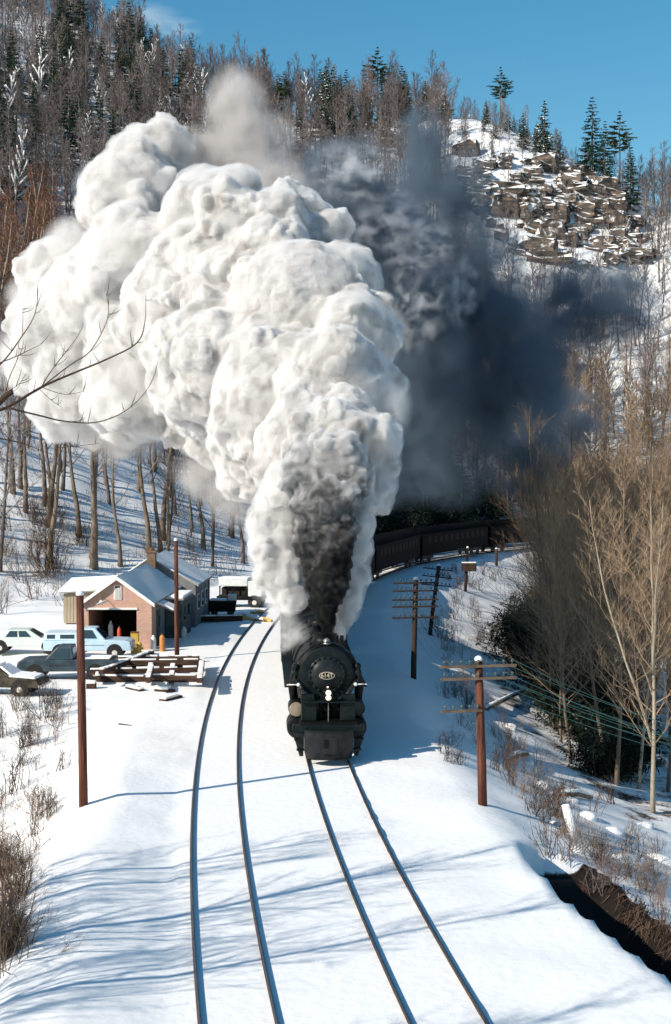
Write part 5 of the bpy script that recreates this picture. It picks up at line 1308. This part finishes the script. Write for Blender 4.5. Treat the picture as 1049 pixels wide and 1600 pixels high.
for k, (x0, y0, x1, y1, lab) in enumerate(((795, 1190, 825, 1182, 'fallen log with snow on the bank below the telegraph pole'), (880, 1245, 925, 1250, 'fallen log lying among shrubs above the creek'), (760, 1110, 840, 1075, 'thin fallen trunk slanting behind the telegraph pole'))):
    A_, B_ = ground(x0, y0), ground(x1, y1); t = thing('fallen_log', lab, 'log', A_); q = B_ - A_; MB().tube([(0, 0, 0.1), q * 0.5 + Vector((0, 0, 0.2)), q + Vector((0, 0, 0.1))], [0.14, 0.12, 0.08], 8).build('stem', 'bark_lit', t, True); MB().tube([(0, 0, 0.2), q * 0.5 + Vector((0, 0, 0.3)), q + Vector((0, 0, 0.18))], [0.1, 0.1, 0.05], 8).build('snow_cap', 'snow', t, True)

# ------------------------------------------------------------------ the overhanging tree at the left, close to the camera
YB = 12.0
OT = thing('overhanging_tree', 'dark bare branches reaching in from the left edge before the steam', 'tree')
def br(pts, w0, w1, dz=0.0):
    P = [at(px, py, YB + dz * i / max(1, len(pts) - 1)) for i, (px, py) in enumerate(pts)]
    Q = []
    for i in range(len(P) - 1):
        for s in range(4):
            t = s / 4; a_ = P[max(i - 1, 0)]; b_ = P[i]; c_ = P[i + 1]; d_ = P[min(i + 2, len(P) - 1)]
            Q.append(0.5 * ((2 * b_) + (c_ - a_) * t + (2 * a_ - 5 * b_ + 4 * c_ - d_) * t * t + (3 * b_ - a_ - 3 * c_ + d_) * t ** 3))
    Q.append(P[-1]); n = len(Q); k = YB / FPX / 4
    MB().tube(Q, [(w0 + (w1 - w0) * i / (n - 1)) * k for i in range(n)], 6).build('branch', 'twig_dark', OT, True)
    for j in range(max(1, n // 3)):
        q = Q[rng.randrange(n // 3, n)]; d = perturb(Vector((rng.uniform(-0.2, 1), 0, 0.6)).normalized(), 0.6, rng); L_ = rng.uniform(0.04, 0.16)
        MB().tube([q, q + d * L_ * 0.6, q + d * L_ + Vector((0, 0, 0.02))], [0.0035, 0.0026, 0.0012], 4).build('twig', 'twig_dark', OT)
br([(-70, 655), (-20, 645), (12, 636), (65, 605), (110, 585), (170, 560), (215, 535), (227, 500), (228, 462)], 12, 1.6, 0.6)
br([(65, 605), (110, 570), (140, 550), (163, 512), (170, 485), (166, 458)], 5, 1.3, -0.3)
br([(65, 605), (80, 580), (103, 550), (122, 525), (130, 506)], 3.6, 1.2, 0.3)
br([(12, 637), (65, 650), (100, 658), (150, 660), (195, 643), (228, 612), (243, 582)], 6, 1.4, 0.3)
br([(-40, 590), (0, 570), (35, 525), (55, 490), (60, 450)], 6, 1.4, 0.2)
br([(35, 525), (36, 500), (36, 480)], 2.4, 1.2, 0.1)
br([(0, 567), (25, 557), (50, 545), (66, 537)], 4, 1.2, -0.2)
br([(10, 610), (15, 590), (28, 560), (30, 545)], 3.5, 1.2, 0.1)
br([(12, 612), (30, 600), (42, 582)], 2.6, 1.1, -0.1)
br([(65, 605), (100, 616), (130, 612)], 2.6, 1.1, 0.2)
br([(60, 606), (80, 625), (98, 637)], 2.2, 1.0, 0.1)
br([(-40, 680), (0, 685), (35, 693), (70, 706)], 6, 2, 0.1)
br([(85, 700), (120, 697), (155, 693)], 2.4, 1.0, 0.1)
br([(-60, 700), (-20, 650), (8, 620), (20, 612)], 26, 16, 0.0)
kb = at(-190, 700, YB); gzv = hz(kb.x, kb.y)
MB().tube([(kb.x - 0.6, kb.y, gzv - 0.4), (kb.x - 0.4, kb.y, 5), (kb.x - 0.2, kb.y, 9.5), (kb.x + 0.1, kb.y, 11.6), at(-60, 690, YB)], [0.24, 0.2, 0.15, 0.09, 0.06], 9).build('trunk', 'bark', OT, True)

# trees left of the view whose shadows streak the foreground snow
SHT = [bare_tree(800 + i, 18, 0.17, 24, 8, 5, 0.3, 1.0, 0.014, 'bark', 'twig_dark') for i in range(3)]
for k, (x, y) in enumerate(((-9.5, 13), (-12, 18), (-14.5, 24), (-11, 6), (-16, 14), (-18, 21), (-13, 10), (-15, 3), (-20, 28), (-17, 31), (-22, 16), (-9, 1), (-8.5, 8), (-11.5, 14.5), (-17, 26), (-24, 24), (-19, 9), (-26, 32), (-13, 28))):
    t = thing('bare_tree', 'leafless tree on the bank left of the view shadowing the foreground', 'tree', (x, y, hz(x, y)), k * 1.1, 'trees left of the view')
    for n, me in SHT[k % 3]: link(n, me, t)

# ------------------------------------------------------------------ smoke and steam
def solid_volume(name, col, dens, an=0.0):
    m = bpy.data.materials.new(name); m.use_nodes = True; nt = m.node_tree; nt.nodes.remove(nt.nodes['Principled BSDF'])
    v = node(nt, 'ShaderNodeVolumePrincipled'); v.inputs['Color'].default_value = (*col, 1); v.inputs['Density'].default_value = dens; v.inputs['Anisotropy'].default_value = an
    nt.links.new(v.outputs[0], nt.nodes['Material Output'].inputs['Volume']); MATS[name] = m
    return m
def mottled_volume(name, dens):
    """steam with uneven soot traces; the grey mottling also paints in crevice shading"""
    m = solid_volume(name, (0.9, 0.9, 0.9), dens); nt = m.node_tree; L = nt.links.new
    v = next(q for q in nt.nodes if q.type == 'PRINCIPLED_VOLUME'); geo = node(nt, 'ShaderNodeNewGeometry')
    n = node(nt, 'ShaderNodeTexNoise'); n.inputs['Scale'].default_value = 0.9; n.inputs['Detail'].default_value = 7; n.inputs['Roughness'].default_value = 0.6; n.inputs['Distortion'].default_value = 0.7; L(geo.outputs['Position'], n.inputs['Vector'])
    rp = node(nt, 'ShaderNodeValToRGB'); e = rp.color_ramp.elements; e[0].position = 0.33; e[0].color = (0.66, 0.635, 0.61, 1); e[1].position = 0.62; e[1].color = (0.93, 0.926, 0.92, 1); q = e.new(0.46); q.color = (0.875, 0.865, 0.855, 1)
    L(n.outputs['Fac'], rp.inputs['Fac']); L(rp.outputs['Color'], v.inputs['Color']); m.cycles.volume_step_rate = 0.12
    return m
def puff_volume(name, col, dens, scale=1.5, lo=0.42, hi=0.75, an=0.0):
    """soft smoke: density falls off from the middle of a unit ball and is broken up by noise"""
    m = bpy.data.materials.new(name); m.use_nodes = True; nt = m.node_tree; nt.nodes.remove(nt.nodes['Principled BSDF']); L = nt.links.new
    v = node(nt, 'ShaderNodeVolumePrincipled'); v.inputs['Color'].default_value = (*col, 1); v.inputs['Anisotropy'].default_value = an
    tc = node(nt, 'ShaderNodeTexCoord'); oi = node(nt, 'ShaderNodeObjectInfo')
    ln = node(nt, 'ShaderNodeVectorMath', operation='LENGTH'); L(tc.outputs['Object'], ln.inputs[0])
    fo = node(nt, 'ShaderNodeMapRange'); fo.interpolation_type = 'SMOOTHSTEP'; fo.inputs['From Min'].default_value = 1.0; fo.inputs['From Max'].default_value = 0.25; L(ln.outputs['Value'], fo.inputs['Value'])
    ad = node(nt, 'ShaderNodeVectorMath', operation='ADD'); L(tc.outputs['Object'], ad.inputs[0])
    ml = node(nt, 'ShaderNodeMath', operation='MULTIPLY'); L(oi.outputs['Random'], ml.inputs[0]); ml.inputs[1].default_value = 37.0
    L(ml.outputs[0], ad.inputs[1])
    n = node(nt, 'ShaderNodeTexNoise'); n.inputs['Scale'].default_value = scale; n.inputs['Detail'].default_value = 4.0; n.inputs['Distortion'].default_value = 0.4; L(ad.outputs[0], n.inputs['Vector'])
    mr = node(nt, 'ShaderNodeMapRange'); mr.inputs['From Min'].default_value = lo; mr.inputs['From Max'].default_value = hi; L(n.outputs['Fac'], mr.inputs['Value'])
    m1 = node(nt, 'ShaderNodeMath', operation='MULTIPLY'); L(fo.outputs['Result'], m1.inputs[0]); L(mr.outputs['Result'], m1.inputs[1])
    m2 = node(nt, 'ShaderNodeMath', operation='MULTIPLY'); L(m1.outputs[0], m2.inputs[0]); m2.inputs[1].default_value = dens
    L(m2.outputs[0], v.inputs['Density']); L(v.outputs[0], nt.nodes['Material Output'].inputs['Volume']); MATS[name] = m
    return m
mottled_volume('steam', 11.0)
solid_volume('vapour', (0.93, 0.925, 0.92), 1.1)
mottled_volume('steam_old', 4.5)
puff_volume('smoke_dark', (0.17, 0.23, 0.29), 1.6, 2.7, 0.41, 0.72)  # blue tint and darkness of the plume's shade put into the smoke colour
puff_volume('smoke_grey', (0.74, 0.71, 0.69), 1.2, 2.0, 0.38, 0.62)
puff_volume('steam_soft', (0.90, 0.89, 0.88), 1.8, 1.6, 0.35, 0.62)

puff_volume('smoke_wisp', (0.75, 0.76, 0.78), 1.6, 3.0, 0.52, 0.74)
puff_volume('cloud_wisp', (0.97, 0.97, 0.97), 0.06, 1.6, 0.35, 0.7)
rs = random.Random(5)
pb = at(505, 990, 56); SP = thing('steam_plume', 'huge white billowing plume of steam drifting left above the locomotive', 'steam', pb)
for nm, mt, vx, q in (('fresh_billow', 'steam', 0.075, [s for s in STEAM if s[2] < 77]), ('old_billow', 'steam_old', 0.095, [s for s in STEAM if s[2] >= 76])):
    sp = puffs([(x, y, z, r * 0.93) for x, y, z, r in seeds_px(q)], [(24, 0.24, 0.5, 0.82), (20, 0.22, 0.46, 0.88), (11, 0.26, 0.5, 0.92)], rs)
    me, hme = plume_mesh(nm, sp, vx, mt, 0.2, 0.9, fine=0.075, halo=((0.10, 'vapour') if mt == 'steam' else (0.18, 'vapour')))
    o = link(nm, me, SP); o.location = -pb; o = link('vapour_fringe', hme, SP); o.location = -pb
# the sooty column straight out of the stack
SOOT = [(508, 994, 55.3, 8), (509, 984, 55.3, 9), (510, 974, 55.35, 11), (510, 963, 55.4, 14), (511, 950, 55.4, 18), (512, 934, 55.5, 23), (513, 915, 55.6, 28), (511, 892, 55.7, 32), (517, 868, 55.8, 34), (508, 845, 55.9, 36), (522, 825, 56.0, 34), (503, 815, 56.1, 34)]
GREY = [(505, 785, 56.1, 48), (525, 760, 56.4, 46), (488, 750, 56.6, 44), (515, 725, 56.6, 50), (545, 735, 57.2, 34), (480, 705, 57.8, 30), (500, 695, 58.0, 26)]
lv = [(20, 0.24, 0.46, 0.88), (14, 0.28, 0.5, 0.9), (7, 0.32, 0.5, 0.9)]
def billow(name, label, cat, base, groups):
    t = thing(name, label, cat, base)
    for part, spheres, lev, vx, mt, halo in groups:
        r_ = plume_mesh(part, puffs(spheres, lev, rs), vx, mt, 0.10, 1.7, halo=halo)
        for nm, me in ((part, r_[0]), ('vapour_fringe', r_[1])) if halo else ((part, r_),):
            o = link(nm, me, t); o.location = -Vector(base)
def soot_mix():
    """coal smoke whose soot thins out upward into steam, in uneven swirls"""
    m = bpy.data.materials.new('soot_mix'); m.use_nodes = True; nt = m.node_tree; nt.nodes.remove(nt.nodes['Principled BSDF']); L = nt.links.new
    v = node(nt, 'ShaderNodeVolumePrincipled'); v.inputs['Density'].default_value = 8.0
    geo = node(nt, 'ShaderNodeNewGeometry'); sp_ = node(nt, 'ShaderNodeSeparateXYZ'); L(geo.outputs['Position'], sp_.inputs[0])
    mr = node(nt, 'ShaderNodeMapRange'); mr.inputs['From Min'].default_value = 4.3; mr.inputs['From Max'].default_value = 12.4; mr.clamp = False; L(sp_.outputs['Z'], mr.inputs['Value'])
    n = node(nt, 'ShaderNodeTexNoise'); n.inputs['Scale'].default_value = 1.5; n.inputs['Detail'].default_value = 6; n.inputs['Roughness'].default_value = 0.62; n.inputs['Distortion'].default_value = 0.8; L(geo.outputs['Position'], n.inputs['Vector'])
    ma = node(nt, 'ShaderNodeMath', operation='MULTIPLY_ADD'); L(n.outputs['Fac'], ma.inputs[0]); ma.inputs[1].default_value = 1.5; L(mr.outputs['Result'], ma.inputs[2])
    sb = node(nt, 'ShaderNodeMath', operation='SUBTRACT'); L(ma.outputs[0], sb.inputs[0]); sb.inputs[1].default_value = 0.75
    rp = node(nt, 'ShaderNodeValToRGB'); e = rp.color_ramp.elements; e[0].position = 0.05; e[0].color = (0.03, 0.033, 0.035, 1); e[1].position = 1.0; e[1].color = (0.86, 0.855, 0.85, 1)
    for p, c in ((0.38, 0.10), (0.58, 0.32), (0.78, 0.66)): q = e.new(p); q.color = (c, c, c, 1)
    L(sb.outputs[0], rp.inputs['Fac']); L(rp.outputs['Color'], v.inputs['Color']); L(v.outputs[0], nt.nodes['Material Output'].inputs['Volume'])
    m.cycles.volume_step_rate = 0.12
    MATS['soot_mix'] = m
soot_mix()
billow('smoke_column', 'black sooty smoke column rising from the stack and greying into the steam', 'smoke', at(509, 1000, 55.4), (('soot_billow', seeds_px(SOOT + GREY), [(24, 0.22, 0.46, 0.88), (16, 0.26, 0.5, 0.9), (7, 0.32, 0.5, 0.9)], 0.055, 'soot_mix', None),))
# white steam either side of the column
SIDE = [(430, 800, 57.8, 34), (428, 850, 57.4, 32), (440, 895, 57.0, 28), (452, 760, 58.2, 38), (455, 930, 56.8, 22)]
billow('steam_column', 'white steam column rising left of the black smoke column', 'steam', at(455, 960, 57), (('side_billow', seeds_px(SIDE), lv, 0.065, 'steam', (0.16, 'vapour')),))
SIDE2 = [(553, 900, 56.8, 20), (556, 860, 57.1, 24), (558, 820, 57.5, 28), (548, 935, 56.5, 16), (540, 962, 56.2, 13), (533, 985, 55.9, 10)]
billow('steam_jet', 'narrow white steam jet rising right of the black smoke column', 'steam', at(533, 990, 55.9), (('jet_billow', seeds_px(SIDE2), lv, 0.06, 'steam', (0.12, 'vapour')),))

bmu = bmesh.new(); bmesh.ops.create_icosphere(bmu, subdivisions=2, radius=1.0)
PUFFM = {}
def soft(parent, base, px, py, Y, rx, ry, mat, depth=None, tilt=0.0):
    if mat not in PUFFM:
        me = bpy.data.meshes.new('puff'); bmu.to_mesh(me); me.materials.append(MATS[mat]); PUFFM[mat] = me
    o = link('puff', PUFFM[mat], parent); c = at(px, py, Y); o.location = c - Vector(base)
    a, b = rx / FPX * Y, ry / FPX * Y; o.scale = (a, depth or (a + b) / 2, b); o.rotation_euler = (0, tilt, 0); return o
g0 = at(365, 240, 86)
t = thing('grey_smoke', 'soft brownish grey smoke peak above the white steam plume', 'smoke', g0)
for q in ((370, 185, 86, 62, 90), (400, 240, 86, 85, 80), (320, 235, 87, 70, 50), (430, 300, 84, 70, 70), (365, 150, 87, 45, 60)): soft(t, g0, *q, 'smoke_grey')
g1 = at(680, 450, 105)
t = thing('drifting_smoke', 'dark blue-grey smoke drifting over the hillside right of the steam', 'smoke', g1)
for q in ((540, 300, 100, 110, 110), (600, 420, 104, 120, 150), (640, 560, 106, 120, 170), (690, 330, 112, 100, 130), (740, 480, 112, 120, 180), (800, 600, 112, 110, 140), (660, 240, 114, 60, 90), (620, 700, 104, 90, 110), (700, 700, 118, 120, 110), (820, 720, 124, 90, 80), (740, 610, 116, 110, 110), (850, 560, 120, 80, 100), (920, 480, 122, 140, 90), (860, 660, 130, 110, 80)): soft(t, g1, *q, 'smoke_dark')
for q in ((600, 345, 99, 85, 60), (650, 385, 100, 80, 60), (715, 455, 104, 50, 75), (550, 270, 97, 80, 60), (640, 480, 101, 70, 85)): soft(t, g1, *q, 'smoke_wisp')
g2 = at(340, 720, 80)
t = thing('low_smoke', 'grey smoke hanging under the left side of the steam plume', 'smoke', g2)
for q in ((190, 690, 82, 75, 45), (330, 740, 76, 75, 55), (370, 780, 74, 60, 55)): soft(t, g2, *q, 'smoke_grey')
g3 = at(450, 980, 57)
t = thing('cylinder_steam', 'soft white steam leaking round the locomotive and fringing the plume', 'steam', g3)
for q in ((455, 985, 57.5, 30, 32), (445, 1005, 58, 24, 22), (440, 945, 57.5, 34, 44), (470, 990, 56.0, 18, 22), (420, 905, 60, 40, 48), (532, 985, 55.4, 12, 24), (60, 470, 84, 60, 55), (25, 560, 85, 45, 60), (110, 380, 84, 50, 50), (170, 290, 85, 60, 50), (610, 640, 61, 40, 60), (600, 520, 65, 40, 60), (150, 660, 82, 90, 40)): soft(t, g3, *q, 'steam_soft')
g4 = at(240, 30, 560)
t = thing('thin_cloud', 'thin white wisp of cloud above the ridge at upper left', 'cloud', g4)
for q in ((225, 25, 560, 70, 22), (275, 45, 560, 50, 22)): soft(t, g4, *q, 'cloud_wisp')
bmu.free()
